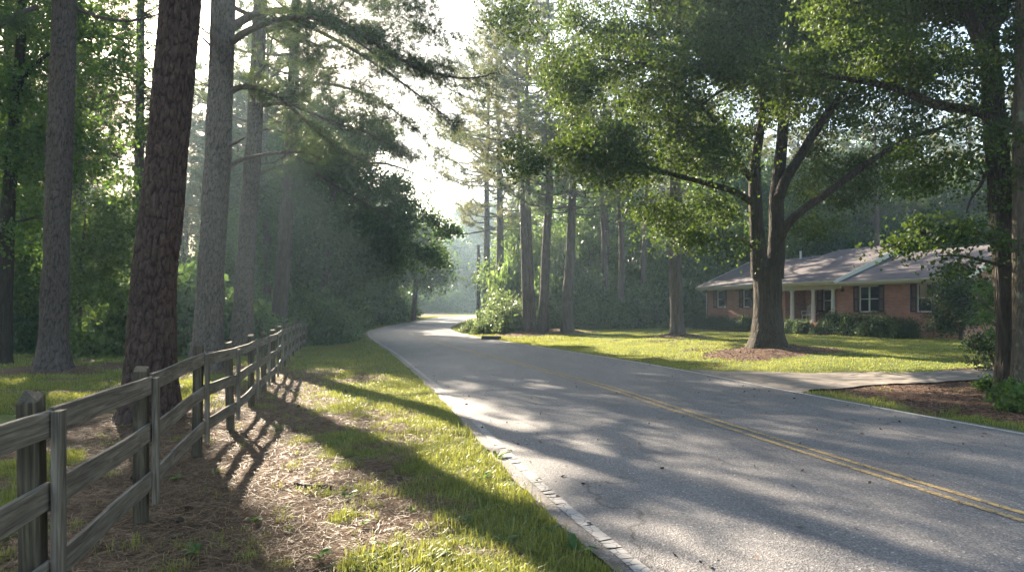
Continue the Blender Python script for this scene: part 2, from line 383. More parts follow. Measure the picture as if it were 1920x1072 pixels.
def plates(tm, mesh):
    a = np.ones(len(mesh.vertices), np.float32)
    for st, e in BARKE.pop(id(tm), []): a[st:st + len(e)] = e
    at = mesh.attributes.new('plate', 'FLOAT', 'POINT'); at.data.foreach_set('value', a); return mesh
def fill_pine(tm, cm, skel, srad, blobs, ncl, r, tufts=22, nl=.2, nw=.014, kn=12, spread=.42, gap=.40):
    C = []; w = np.array([b[1][0] ** 2 * b[1][2] for b in blobs]) ** .8; w /= w.sum()
    for (c, rr), wi in zip(blobs, w):
        m_ = int(ncl * wi * 2.4) + 3; d = unit(r.normal(size=(m_, 3))); p = np.array(c) + d * (r.random(m_) ** .4)[:, None] * np.array(rr)
        g = fbm(p[:, 0] * .8 + p[:, 2] * .9, p[:, 1] * .5 - p[:, 2] * .9, 2, 37); C.append(p[g > gap][:int(ncl * wi) + 1])
    C = np.vstack(C); S = np.asarray(skel, float); C = C[np.argsort([np.min(np.linalg.norm(S - c, axis=1)) for c in C])]
    SS = np.zeros((len(S) + len(C) * 5, 3)); RR = np.zeros(len(SS)); n = len(S); SS[:n] = S; RR[:n] = srad; ps = []; rs = []
    for c in C:
        dd = np.linalg.norm(SS[:n] - c, axis=1); i = int(np.argmin(dd)); P = curve_pts(SS[i][None], c[None], 5, r, -.05)[0]; ps.append(P)
        ra = np.linspace(max(.008, min(RR[i] * .6, .012 + .012 * dd[i])), .007, 5); rs.append(ra); SS[n:n + 4] = P[1:]; RR[n:n + 4] = ra[1:]; n += 4
    tm.tubes(np.array(ps), np.array(rs), 4)
    out = unit(np.array([p[-1] - p[0] for p in ps])); P = np.repeat(C, tufts, 0); D = np.repeat(out, tufts, 0)
    t = r.random((len(P), 1)); off = D * (t - .6) * spread * 2 + r.normal(size=P.shape) * [spread * .55, spread * .55, spread * .2]
    V, T = needle_geo(P + off, unit(D * .5 + unit(off) * .7 + [0, 0, .45]), kn, nl, nw, r); cm.add(V, None, T)
def pine_proto(seed, height, clear, spread, r0, needle, nl=.26, nw=.03, kn=9, nlimb=34, ntuft=22, bark=0, mbark=None, lean=(0, 0), k=10):
    r = np.random.default_rng(seed); tm = MB(); cm = MB()
    zz = np.linspace(0, 1, 9); wob = np.cumsum(r.normal(size=(9, 2)) * .07, axis=0) * (height / 20)
    path = np.c_[lean[0] * zz * height + wob[:, 0], lean[1] * zz * height + wob[:, 1], zz * height]; path[0, :2] = 0
    rad = r0 * (1 - .82 * zz ** 1.2)
    Q = trunk_mesh(tm, path, rad, k, bark, seed, .25 if bark else .8, .35)
    hz = clear + (height - clear) * np.sort(r.random(nlimb)) ** .85; hz[-1] = height * .99
    bx = np.interp(hz, Q[:, 2], Q[:, 0]); by = np.interp(hz, Q[:, 2], Q[:, 1]); az = np.arange(nlimb) * 2.4 + r.random(nlimb)
    f = (hz - clear) / (height - clear)
    ln = spread * (.35 + .65 * np.sin(np.pi * np.clip(.25 + f * .72, 0, 1)) ** .8) * (.6 + .5 * r.random(nlimb))
    up = .05 + .55 * f * f
    d = unit(np.c_[np.cos(az), np.sin(az), up])
    pine_limbs(tm, cm, r, np.c_[bx, by, hz], d, ln, .02 + .013 * ln, ntuft, nl, nw, kn)
    # dead stubs under the crown
    ns = 7; hz = clear * (.45 + .55 * r.random(ns)); az = r.random(ns) * 6.28
    b = np.c_[np.interp(hz, Q[:, 2], Q[:, 0]), np.interp(hz, Q[:, 2], Q[:, 1]), hz]; e = b + np.c_[np.cos(az), np.sin(az), .25 + 0 * az] * (.4 + 1.1 * r.random((ns, 1)))
    tm.tubes(curve_pts(b, e, 5, r), np.linspace(.03, .008, 5)[None] * np.ones((ns, 1)), 5)
    return tm.mesh('trunk', mbark or M_BARK_FAR, True), cm.mesh('crown', needle)
def leafy_proto(seed, height, crown0, rad, r0, leafm, nblob=7, ncl=260, lper=70, ls=.2, spread=.6, gap=.36, mbark=None, stems=1, k=9):
    r = np.random.default_rng(seed); tm = MB(); cm = MB(); sk = []; sr = []
    for s in range(stems):
        zz = np.linspace(0, 1, 7); a = r.random() * 6.28; ln = (.12 if stems == 1 else .28) * height * r.random()
        path = np.c_[np.cos(a) * ln * zz ** 1.3, np.sin(a) * ln * zz ** 1.3, zz * height * .86] + np.r_[[[0, 0, 0]], r.normal(size=(6, 3)) * [.012 * height, .012 * height, 0]]
        Q = trunk_mesh(tm, path, r0 * (1 - .85 * zz), k, 0, seed, .5, .3); m = Q[:, 2] > crown0 * .8
        sk.append(Q[m, :3]); sr.append(Q[m, 3])
        nb = 7
        for i in range(nb):
            j = r.integers(0, max(1, m.sum() - 3)); b = Q[m][j]; az = i * 2.4 + seed; L = rad * (.5 + .45 * r.random())
            e = b[:3] + np.array([math.cos(az) * L, math.sin(az) * L, L * (.3 + .5 * r.random())]); Pp = curve_pts(b[None, :3], e[None], 8, r, -.08)[0]
            rr_ = np.linspace(b[3] * .55, .015, 8); tm.tubes(Pp[None], rr_[None], 6); sk.append(Pp); sr.append(rr_)
    bl = []
    for i in range(nblob):
        f = (i + .5) / nblob; z = crown0 + (height - crown0) * f; env = rad * (math.sin(math.pi * min(.95, .22 + .70 * f)) ** .7); az = i * 2.4 + seed
        q = env * .55; bl.append(((math.cos(az) * q, math.sin(az) * q, z), (env * .62, env * .62, (height - crown0) / nblob * 1.3)))
    fill_crown(tm, cm, np.vstack(sk), np.concatenate(sr), bl, ncl, lper, ls, r, spread, gap)
    return tm.mesh('trunk', mbark or M_BARK_FAR, True), cm.mesh('crown', leafm)
def bush_proto(seed, rad, hgt, leafm, ncl=60, lper=70, ls=.07, spread=.16, lump=.25, nm='foliage'):
    r = np.random.default_rng(seed); tm = MB(); cm = MB()
    n = ncl; d = unit(r.normal(size=(n, 3))); d[:, 2] = np.abs(d[:, 2]); u = r.random(n) ** .3
    lp = 1 + lump * (vnoise(d[:, 0] * 2.2 + 9, d[:, 1] * 2.2 + d[:, 2] * 2, seed) - .5) * 2
    C = d * (u * lp)[:, None] * np.array([rad, rad, hgt]); C[:, 2] = np.maximum(C[:, 2], .08)
    a = np.zeros((n, 3)); a[:, :2] = r.normal(size=(n, 2)) * rad * .12
    tm.tubes(curve_pts(a, C, 5, r, .05), np.linspace(.02, .005, 5)[None] * np.ones((n, 1)) * (.6 + hgt * .3), 4)
    PP = np.repeat(C, lper, 0); off = r.normal(size=PP.shape) * spread; PP = PP + off; PP[:, 2] = np.maximum(PP[:, 2], .03)
    V, _ = leaf_geo(PP, ls, r, .3); cm.add(V, leaf_tri(V, len(PP)))
    return tm.mesh('stem', M_BARK_FAR, True), cm.mesh(nm, leafm)
def plant(proto, x, y, name, label, cat, group=None, s=1., rz=None, names=('trunk', 'crown'), sz=None, dz=0):
    if rz is None: rz = float(rg.random() * 6.28)
    o = link(name, None, None, (x, y, H(x, y) - .05 + dz), rz, (s, s, sz or s)); tag(o, label, cat, group)
    link(names[0], proto[0], o); link(names[1], proto[1], o); return o
# ================================================================== setting: ground
for px, py, mh, mr in ((1440,655,.24,1.7),(1268,632,.20,1.0),(1020,626,.22,2.2),(1066,628,.15,1.2),(1000,624,.1,1.5)):
    x, y = flat(px, py)[0] * .80, flat(px, py)[1] * .80
    MOUNDS.append((x, y, mh, mr))
OAK = G(1440, 650)
MOUNDS[0] = (OAK[0], OAK[1], .30, 1.5)
P9 = G(1270, 630); MOUNDS[1] = (P9[0], P9[1], .22, 1.3)
P4 = G(1018, 622); MOUNDS[2] = (P4[0] - .8, P4[1] - 1, .25, 2.2)
P5 = G(1067, 624); MOUNDS[3] = (P5[0], P5[1] - .3, .18, 1.3)
P2 = G(986, 621); P3 = G(1001, 619); MOUNDS[4] = (P2[0], P2[1], .1, 1.5)
DITCH = [G(1690, 768), G(1745, 772)]
for q in DITCH: MOUNDS.append((q[0], q[1], -.22, .38))
T2 = G(98, 694); T4 = np.array([-5.85, 11.3, 0.]); T5 = np.array([-9.1, 20.8, 0.])
MOUNDS.append((T2[0], T2[1], .12, 1.2)); MOUNDS.append((T4[0], T4[1], .08, .8))
def grassmask(x, y):
    ins = inside(x, y, ROADPOLY); dl = dist_poly(x, y, LE); dr = dist_poly(x, y, RE)
    rt = dr < dl; d = np.minimum(dl, dr)
    n1 = fbm(x * .55, y * .55, 4, 41); n2 = fbm(x * 2.1, y * 2.1, 3, 47)
    edge = 1 - sstep(.2, 1.4 + 2.2 * n1, dl)
    patch = sstep(.44, .58, n1 * .55 + n2 * .45 + .10 * sstep(10, 20, y))
    g = np.maximum(edge * (.25 + 1.1 * n2 + .2 * sstep(6, 14, y)), patch * .8)
    fenx = np.interp(y, [1.1, 5.8, 10.4, 15, 20, 34], [-1.9, -3.1, -4.2, -5.4, -6.5, -9.8])
    nearf = 1 - sstep(.2, 1.8, np.abs(x - fenx - .3)); g = g * (1 - .85 * nearf * (y < 22))
    g = np.where((y > 17) & (x > fenx) & ~rt, np.maximum(g, sstep(17, 23, y) * (.35 + .9 * n1)), g)
    far = (x < fenx - 1) & (y > 11)
    g = np.where(far, sstep(.36, .50, n1) * (1 - sstep(27, 32, y)) , g)
    for q, rr in ((T2, 2.0), (T4, 1.7), (T5, 1.8)):
        g = g * (1 - .95 * np.exp(-(((x - q[0]) ** 2 + (y - q[1]) ** 2) / rr ** 2) ** 2))
    # right side
    lawn = .85 + .3 * (n2 - .5) - .35 * sstep(.55, .75, n1)
    for q, rr in ((OAK, 2.3), (P9, 1.7), ((P4[0] - .6, P4[1] - 1.2), 2.7), (P5, 1.9), (P2, 2.0)):
        lawn = lawn * (1 - sstep(1.15, .85, np.sqrt((x - q[0]) ** 2 + (y - q[1]) ** 2) / rr + .5 * (n2 - .5)))
    lawn = lawn * (1 - sstep(50, 53, y)) * np.where(x < 3, 1 - sstep(45 + .0 * y, 49, y) * (d > 2.6), 1)
    nearr = (y < 16.6 + .1 * (x - 7.0)) & (x > 5)
    lawn = np.where(nearr, (1 - sstep(.4, 1.5, dr + .8 * (n1 - .5))) * (.5 + .6 * n2) * .9, lawn)
    g = np.where(rt, lawn, g)
    vergefar = (y > 50) & (d < 3.2); g = np.where(vergefar, 1.0, g); 
    red = np.where(rt, 1.0, .35 + .3 * n1)
    return np.clip(g, 0, 1), red, ins, d
def axis(lo, hi, a, b, fine, grow):
    v = list(np.arange(a, b, fine)); s = fine
    while v[-1] < hi: s *= grow; v.append(v[-1] + s)
    s = fine
    while v[0] > lo: s *= grow; v.insert(0, v[0] - s)
    return np.array(v)
gx = axis(-420, 420, -12, 14, .14, 1.05); gy = axis(-60, 520, 2.2, 24, .14, 1.035)
X, Y = np.meshgrid(gx, gy); Z = hfun(X.ravel(), Y.ravel())
nx, ny = len(gx), len(gy)
b = (np.arange(ny - 1)[:, None] * nx + np.arange(nx - 1)[None]); Q = np.stack([b, b + 1, b + 1 + nx, b + nx], -1).reshape(-1, 4)
m, nt, bs = mat('ground_soil'); L = nt.links.new
at = N(nt, 'ShaderNodeAttribute', attribute_name='cover'); sp = nt.nodes.new('ShaderNodeSeparateColor'); L(at.outputs['Color'], sp.inputs[0])
v = coords(nt, 'Object')
st1 = noise(nt, coords(nt, 'Object', (55, 9, 5)), 1, 5, .7, 1.2); st2 = noise(nt, coords(nt, 'Object', (10, 60, 5)), 1, 5, .7, 1.5)
sel = noise(nt, v, 2.5, 3); seln = ramp(nt, sel, [(.42, 0), (.58, 1)])
stv = mixc(nt, seln.outputs[0], st1, st2)
straw = ramp(nt, stv, [(.25, (.045, .028, .017)), (.48, (.115, .08, .05)), (.70, (.27, .19, .12))])
soil = mixc(nt, ramp(nt, noise(nt, v, 1.1, 5, .6), [(.40, 0), (.62, 1)]).outputs[0], straw.outputs[0], (.115, .08, .05))
chips = N(nt, 'ShaderNodeTexVoronoi'); L(v, chips.inputs['Vector']); chips.inputs['Scale'].default_value = 16
redc = ramp(nt, chips.outputs['Color'], [(.1, (.032, .019, .013)), (.5, (.09, .054, .038)), (.95, (.19, .125, .09))])
soil2 = mixc(nt, sp.outputs[1], soil, redc.outputs[0])
gn = noise(nt, v, 28, 5, .7); gcol = ramp(nt, gn, [(.3, (.035, .06, .014)), (.5, (.085, .12, .028)), (.7, (.17, .18, .06))])
gb = noise(nt, v, .35, 3); gcol2 = mixc(nt, ramp(nt, gb, [(.4, 0), (.65, 1)]).outputs[0], gcol.outputs[0], (.14, .135, .05), 'MIX')
ma = N(nt, 'ShaderNodeMath', operation='ADD'); L(sp.outputs[0], ma.inputs[0])
mm = N(nt, 'ShaderNodeMath', operation='MULTIPLY_ADD'); L(noise(nt, v, 9, 4, .7), mm.inputs[0]); mm.inputs[1].default_value = .9; mm.inputs[2].default_value = -.45; L(mm.outputs[0], ma.inputs[1])
gr = ramp(nt, ma.outputs[0], [(.35, 0), (.62, 1)])
gm2 = mixc(nt, .45, gcol.outputs[0], gcol2)
L(mixc(nt, gr.outputs[0], soil2, gm2), bs.inputs['Base Color']); bs.inputs['Roughness'].default_value = .95; bs.inputs['Specular IOR Level'].default_value = .1
hh = N(nt, 'ShaderNodeMath', operation='ADD'); L(stv, hh.inputs[0]); L(noise(nt, v, 14, 5, .7), hh.inputs[1]); bump(nt, bs, hh.outputs[0], .9, .03)
me = make_mesh('ground', np.c_[X.ravel(), Y.ravel(), Z], [Q], m, None, True)
g, red, ins, dd = grassmask(X.ravel(), Y.ravel())
ca = me.color_attributes.new('cover', 'FLOAT_COLOR', 'POINT'); ca.data.foreach_set('color', np.c_[g, red, g * 0, g * 0 + 1].astype(np.float32).ravel())
tag(link('ground', me), kind='structure')

# ------------------------------------------------------------------ road
def offs(P, d):
    T = np.gradient(P[:, :2], axis=0); T /= np.linalg.norm(T, axis=1, keepdims=True); Nn = np.c_[T[:, 1], -T[:, 0]]
    return P[:, :2] + Nn * (np.asarray(d)[:, None] if hasattr(d, '__len__') else d)
def rz_(x, y): return zf(y)
def strip(A, B, dz, n=2):
    A = np.asarray(A); B = np.asarray(B); k = len(A); t = np.linspace(0, 1, n)[None, :, None]
    P = A[:, None, :2] * (1 - t) + B[:, None, :2] * t
    V = np.c_[P.reshape(-1, 2), rz_(P[..., 0], P[..., 1]).ravel() + dz]
    bb = np.arange(k - 1)[:, None] * n + np.arange(n - 1)[None]
    return V, np.stack([bb, bb + 1, bb + 1 + n, bb + n], -1).reshape(-1, 4)
nn = 900
def even(P, n):
    Lg = np.r_[0, np.cumsum(np.hypot(*np.diff(P, axis=0).T))]; t = np.linspace(0, 1, n) ** 1.6 * Lg[-1]
    return np.c_[np.interp(t, Lg, P[:, 0]), np.interp(t, Lg, P[:, 1])]
eL = even(LE, nn); eR = even(RE, nn)
jl = .20 + .10 * (fbm(eL[:, 0] * 1.3, eL[:, 1] * 1.3, 4, 3) - .5) * 2.5; jr = .10 + .06 * (fbm(eR[:, 0] * 1.5, eR[:, 1] * 1.5, 4, 6) - .5) * 2.5
V, Qr = strip(offs(eL, -jl), offs(eR, jr), .012, 41)
m, nt, bs = mat('asphalt'); L = nt.links.new; v = coords(nt, 'Object')
ag = N(nt, 'ShaderNodeTexVoronoi'); L(v, ag.inputs['Vector']); ag.inputs['Scale'].default_value = 75
agr = ramp(nt, ag.outputs['Color'], [(.05, (.065, .063, .065)), (.55, (.135, .131, .132)), (.9, (.23, .225, .22)), (1, (.55, .54, .52))])
ptc = ramp(nt, noise(nt, coords(nt, 'Object', (1.6, .35, 1)), .8, 5, .6), [(.3, (.82, .82, .84)), (.7, (1.14, 1.12, 1.10))])
c1 = mixc(nt, 1.0, agr.outputs[0], ptc.outputs[0], 'MULTIPLY')
fine = ramp(nt, noise(nt, v, 160, 3, .8), [(.3, .7), (.7, 1.3)]); c1 = mixc(nt, 1.0, c1, fine.outputs[0], 'MULTIPLY')
wv = coords(nt, 'Object', (.35, .35, 1)); wn = N(nt, 'ShaderNodeTexNoise'); L(wv, wn.inputs['Vector']); wn.inputs['Scale'].default_value = 1.2; wn.inputs['Detail'].default_value = 6
dv = N(nt, 'ShaderNodeVectorMath', operation='ADD'); L(wv, dv.inputs[0]); L(wn.outputs['Color'], dv.inputs[1])
cv = N(nt, 'ShaderNodeTexVoronoi', feature='DISTANCE_TO_EDGE'); L(dv.outputs[0], cv.inputs['Vector']); cv.inputs['Scale'].default_value = .9
cr = ramp(nt, cv.outputs['Distance'], [(0, .35), (.007, 1)]); ckm = ramp(nt, noise(nt, v, .25, 2), [(.44, 0), (.52, 1)])
c2 = mixc(nt, ckm.outputs[0], (1, 1, 1), cr.outputs[0]); c1 = mixc(nt, 1.0, c1, c2, 'MULTIPLY')
L(c1, bs.inputs['Base Color']); bs.inputs['Roughness'].default_value = .62; bs.inputs['Specular IOR Level'].default_value = .35
bump(nt, bs, ag.outputs['Distance'], .6, .008)
ac = np.tile(np.linspace(0, 1, 41), nn).astype(np.float32)
at = N(nt, 'ShaderNodeAttribute', attribute_name='across')
tk = ramp(nt, at.outputs['Fac'], [(0, .74), (.05, .92), (.12, 1.0), (.17, 1.10), (.24, .97), (.31, 1.10), (.40, .98), (.49, .88), (.51, .88), (.60, .98), (.68, 1.10), (.76, .97), (.84, 1.10), (.90, 1.0), (.97, .92), (1, .74)])
tw = mixc(nt, noise(nt, coords(nt, 'Object', (.8, .2, 1)), 1.2, 4), tk.outputs[0], (1, 1, 1))
dirt = ramp(nt, at.outputs['Fac'], [(0, 1), (.035, 0), (.975, 0), (1, 1)]); dn = ramp(nt, noise(nt, v, 3.5, 6, .7), [(.42, 0), (.6, .8)])
dm = mixc(nt, 1.0, dirt.outputs[0], dn.outputs[0], 'MULTIPLY'); stn = ramp(nt, noise(nt, coords(nt, 'Object', (1.1, .8, 1)), 1.3, 6, .7), [(.28, .72), (.40, 1)])
c3 = mixc(nt, 1.0, c1, tw, 'MULTIPLY'); c3 = mixc(nt, 1.0, c3, stn.outputs[0], 'MULTIPLY'); c3 = mixc(nt, dm, c3, (.10, .07, .045)); L(c3, bs.inputs['Base Color'])
rme = make_mesh('road', V, [Qr], m, None, True); ra = rme.attributes.new('across', 'FLOAT', 'POINT'); ra.data.foreach_set('value', ac)
tag(link('road', rme), kind='structure')
def paint(name, c, wear, cell, crack):
    m, nt, bs = mat(name); L = nt.links.new; v = coords(nt, 'Object')
    w = ramp(nt, noise(nt, v, 22, 6, .75), [(wear - .06, 0), (wear + .06, 1)])
    dv = N(nt, 'ShaderNodeVectorMath', operation='MULTIPLY_ADD')
    wn = N(nt, 'ShaderNodeTexNoise'); L(v, wn.inputs['Vector']); wn.inputs['Scale'].default_value = 7; L(wn.outputs['Color'], dv.inputs[0]); dv.inputs[1].default_value = (.12, .12, 0); L(v, dv.inputs[2])
    vo = N(nt, 'ShaderNodeTexVoronoi', feature='DISTANCE_TO_EDGE'); L(dv.outputs[0], vo.inputs['Vector']); vo.inputs['Scale'].default_value = cell
    cr = ramp(nt, vo.outputs['Distance'], [(.015, 0), (.05, 1)])
    k = mixc(nt, 1.0, w.outputs[0], cr.outputs[0], 'MULTIPLY') if crack else w.outputs[0]
    tone = ramp(nt, noise(nt, v, 5, 4), [(.3, [q * .8 for q in c]), (.7, [min(1, q * 1.15) for q in c])])
    L(mixc(nt, k, (.085, .083, .085), tone.outputs[0]), bs.inputs['Base Color']); bs.inputs['Roughness'].default_value = .7
    bump(nt, bs, vo.outputs['Distance'], .4, .01); return m
M_EDGE = paint('worn_white_line', (.27, .26, .245), .30, 9, True); M_YEL = paint('worn_yellow_line', (.41, .28, .10), .45, 9, True)
M_THIN = paint('thin_white_line', (.42, .41, .39), .42, 9, False)
# left edge line laid as short cracked blocks
mb = MB(); r = np.random.default_rng(5); eL2 = resample(LE[LE[:, 1] < 100], .02); A = offs(eL2, -.05); B = offs(eL2, .06); i = 0
while i < len(eL2) - 12:
    n = int(5 + r.random() * 7); e = min(i + n, len(eL2) - 1); sh = int(r.integers(-2, 3)); y = eL2[i, 1]
    if y < 30:
        p = [A[i], B[min(i + max(0, sh), e - 2)], B[e], A[max(i + 2, e - max(0, -sh))]]; j_ = lambda: r.normal() * .003
        V4 = [(q[0] + j_(), q[1] + j_(), float(zf(q[1])) + .019 + .0015 * r.random()) for q in p]; mb.add(V4, [(0, 1, 2, 3)]); i = e + (1 if r.random() < .25 else 0)
    else:
        e = min(i + 40, len(eL2) - 1); mb.add([(q[0], q[1], float(zf(q[1])) + .019) for q in (A[i], B[i], B[e], A[e])], [(0, 1, 2, 3)]); i = e
tag(link('road_edge_line', mb.mesh('road_edge_line', M_EDGE)), kind='structure')
eR2 = even(RE[(RE[:, 1] < 60)], 500); V, Qs = strip(offs(eR2, -.09), offs(eR2, .0), .018)
tag(link('road_edge_line', make_mesh('road_edge_line', V, [Qs], M_THIN)), kind='structure')
eC = even(CE, 600); V, Qs = strip(offs(eC, -.145), offs(eC, -.06), .018); V2, Q2 = strip(offs(eC, .06), offs(eC, .145), .018)
tag(link('road_centre_line', make_mesh('road_centre_line', V, [Qs], M_YEL)), kind='structure')
tag(link('road_centre_line', make_mesh('road_centre_line', V2, [Q2], M_YEL)), kind='structure')
# driveway
top = [(1290,693),(1360,698),(1480,700),(1620,700),(1760,698),(1900,694),(2200,688)]; bot = [(1490,737),(1540,731),(1620,725),(1700,721),(1790,716),(1880,712),(2200,703)]
def groad(px, py):
    d = flat(px, py)[1]
    for _ in range(25):
        x = (px - 960) / F * d; z = float(hfun(np.array([x]), np.array([d]), False)[0]); d = .5 * d + .5 * (CAMZ - z) * F / (py - HY)
    return (x, d)
tp = even(np.array([groad(*p) for p in top]), 160); bt = even(np.array([groad(*p) for p in bot]), 160)
t = np.linspace(0, 1, 24)[None, :, None]; P = tp[:, None] * (1 - t) + bt[:, None] * t
tin = dist_poly(P[..., 0], P[..., 1], RE); zz = hfun(P[..., 0].ravel(), P[..., 1].ravel(), False)
V = np.c_[P.reshape(-1, 2), zz + .035 - .028 * (tin.ravel() < .35)]; bb = np.arange(159)[:, None] * 24 + np.arange(23)[None]
M_DRIVE = simple('driveway_concrete', (.20, .175, .15), .85, 3.5, .35, .3, spec=.25)
tag(link('driveway', make_mesh('driveway', V, [np.stack([bb, bb + 1, bb + 25, bb + 24], -1).reshape(-1, 4)], M_DRIVE, None, True)), kind='structure')
DRV = np.vstack([tp, bt[::-1]])[::4]

# ------------------------------------------------------------------ grass, straw
def scatter(n, x0, x1, y0, y1, r, p):
    x = x0 + (x1 - x0) * r.random(n); y = y0 + (y1 - y0) * r.random(n) ** p; return x, y
def blades(x, y, hgt, wid, r, lean=.5):
    n = len(x); z = hfun(x, y); a = r.random(n) * 6.283; d = np.c_[np.cos(a), np.sin(a), 0 * a]; s = np.c_[-np.sin(a), np.cos(a), 0 * a]
    h = hgt[:, None]; w = wid[:, None] * .5; b = np.c_[x, y, z - .01]; ln = (lean * (.3 + r.random(n)))[:, None]; up = np.array([[0, 0, 1.]])
    V = np.stack([b - s * w, b + s * w, b + d * h * ln * .35 + up * h * .6 + s * w * .8, b + d * h * ln * .35 + up * h * .6 - s * w * .8, b + d * h * ln + up * h * (1 - .35 * ln)], 1)
    q = np.arange(n)[:, None] * 5
    return V.reshape(-1, 3), q + np.array([[0, 1, 2, 3]]), q + np.array([[3, 2, 4]])
def vis(x, y, m=40): px = 960 + F * x / np.maximum(y, .1); return (px > -m) & (px < 1920 + m) & (y > 3.9)
def grow(n, box, p, hr, wr, seed, thr, matl, clump=3.5, lean=.5, name='grass', label='', extra=None):
    r = np.random.default_rng(seed); x, y = scatter(n, *box, r, p); k = vis(x, y); x, y = x[k], y[k]
    g, red, ins, d = grassmask(x, y); cl = fbm(x * clump, y * clump, 3, seed); pr = g * 1.1 + (cl - .5) * 1.3
    k = (pr > thr + .5 * (r.random(len(x)) - .3)) & ~(ins) & (d > .2) & ~inside(x, y, DRV)
    if extra is not None: k &= extra(x, y, d)
    x, y, g, cl, d = x[k], y[k], g[k], cl[k], d[k]; h = hr[0] + (hr[1] - hr[0]) * r.random(len(x)) ** 2 * (.3 + 1.4 * cl); w = wr * (.6 + .8 * r.random(len(x))) * np.maximum(1, y / 14)
    V, Qb, Tb = blades(x, y, h, w, r, lean)
    return V, Qb, Tb
def cover(parts, matl, label):
    mbb = MB()
    for V, Qb, Tb in parts: mbb.add(V, Qb, Tb)
    o = link('grass', mbb.mesh('grass', matl)); tag(o, label, 'grass', kind='stuff')
left = lambda x, y, d: x < np.interp(y, [4, 60], [2.5, -5])
cover([grow(520000, (-6, 2.2, 3.9, 13), 1.3, (.02, .10), .0055, 11, .50, None, extra=left),
       grow(30000, (-3, 2.2, 3.9, 10), 1.2, (.07, .19), .007, 12, .60, None, 1.6, .8, extra=lambda x, y, d: left(x, y, d) & (d < 1.9)),
       grow(260000, (-14, 0, 12, 40), 1.25, (.03, .12), .010, 13, .5, None, extra=left),
       grow(60000, (-24, -4, 12, 32), 1.2, (.04, .13), .011, 14, .5, None),
       grow(60000, (-24, 6, 38, 110), 1.2, (.06, .2), .012, 15, .4, None, extra=lambda x, y, d: d < 4)], M_GRASS, 'green verge grass growing from the wooden fence to the road edge')
cover([grow(420000, (-3, 26, 14, 52), 1.1, (.03, .075), .010, 21, .30, None, 1.5), grow(60000, (5, 13, 6, 14), 1, (.03, .12), .008, 22, .5, None)], M_LAWN, 'mown sunlit lawn between the road and the brick house')
# loose straw / chips lying on bare soil
def litter(n, box, p, ln, wd, seed, name, matl, label, cond):
    r = np.random.default_rng(seed); x, y = scatter(n, *box, r, p); k = vis(x, y); x, y = x[k], y[k]
    g, red, ins, d = grassmask(x, y); k = (g < .55) & ~ins & (d > .12) & cond(x, y) & ~inside(x, y, DRV); x, y = x[k], y[k]; n = len(x)
    z = hfun(x, y) + .004 + .02 * r.random(n); a = r.random(n) * 6.283; l = ln * (.4 + r.random(n)) * np.maximum(1, y / 20) ; w = wd * (.6 + .8 * r.random(n)) * np.maximum(1, y / 16)
    dx = np.c_[np.cos(a), np.sin(a), r.normal(size=n) * .22] * l[:, None] * .5; sx = np.c_[-np.sin(a), np.cos(a), r.normal(size=n) * .5] * w[:, None] * .5
    P = np.c_[x, y, z]; bow = np.cross(unit(dx), [0, 0, 1.]) * l[:, None] * (r.random((n, 1)) - .5) * .25
    V = np.stack([P - dx - sx, P - dx + sx, P + bow + sx + [0, 0, .006], P + bow - sx + [0, 0, .006], P + dx + sx, P + dx - sx], 1).reshape(-1, 3); q = np.arange(n)[:, None] * 6
    o = link(name, make_mesh(name, V, [np.vstack([q + [[0, 1, 2, 3]], q + [[3, 2, 4, 5]]])], matl)); tag(o, label, 'litter', kind='stuff')
litter(150000, (-9, 2, 3.9, 24), 1.5, .13, .0035, 31, 'pine_straw', M_STRAW, 'brown pine straw strewn along the wooden fence', lambda x, y: x < 2)
litter(90000, (3, 18, 8, 40), 1.3, .035, .014, 32, 'bark_mulch', M_MULCH, 'red brown mulch and dead leaves beside the driveway and under the lawn trees', lambda x, y: (x > 2) & ((y > 14) | (x > 6.4)))
# loose tufts standing in the straw
r = np.random.default_rng(88); tx = r.uniform(-6, 1.5, 1500); ty = 3.9 + 15 * r.random(1500) ** 1.3; k = vis(tx, ty); tx, ty = tx[k], ty[k]
g_, _, ins_, d_ = grassmask(tx, ty); fx_ = np.interp(ty, [1.1, 5.8, 10.4, 15, 20], [-1.9, -3.1, -4.2, -5.4, -6.5]); k = ~ins_ & (d_ > .15) & left(tx, ty, 0) & (r.random(len(tx)) < np.where(tx > fx_ + .9, .55, .12)); tx, ty = tx[k], ty[k]
nb = r.integers(14, 60, len(tx)); sz = np.repeat(.4 + .9 * r.random(len(tx)), nb); X_ = np.repeat(tx, nb) + r.normal(size=nb.sum()) * .04 * sz; Y_ = np.repeat(ty, nb) + r.normal(size=nb.sum()) * .04 * sz
V, Qb, Tb = blades(X_, Y_, (.03 + .09 * r.random(nb.sum())) * sz, .0045 * (.7 + .6 * r.random(nb.sum())) * np.maximum(1, Y_ / 11), r, .9)
cover([(V, Qb, Tb)], M_LAWN, 'scattered yellow green grass tufts in the pine straw of the verge')
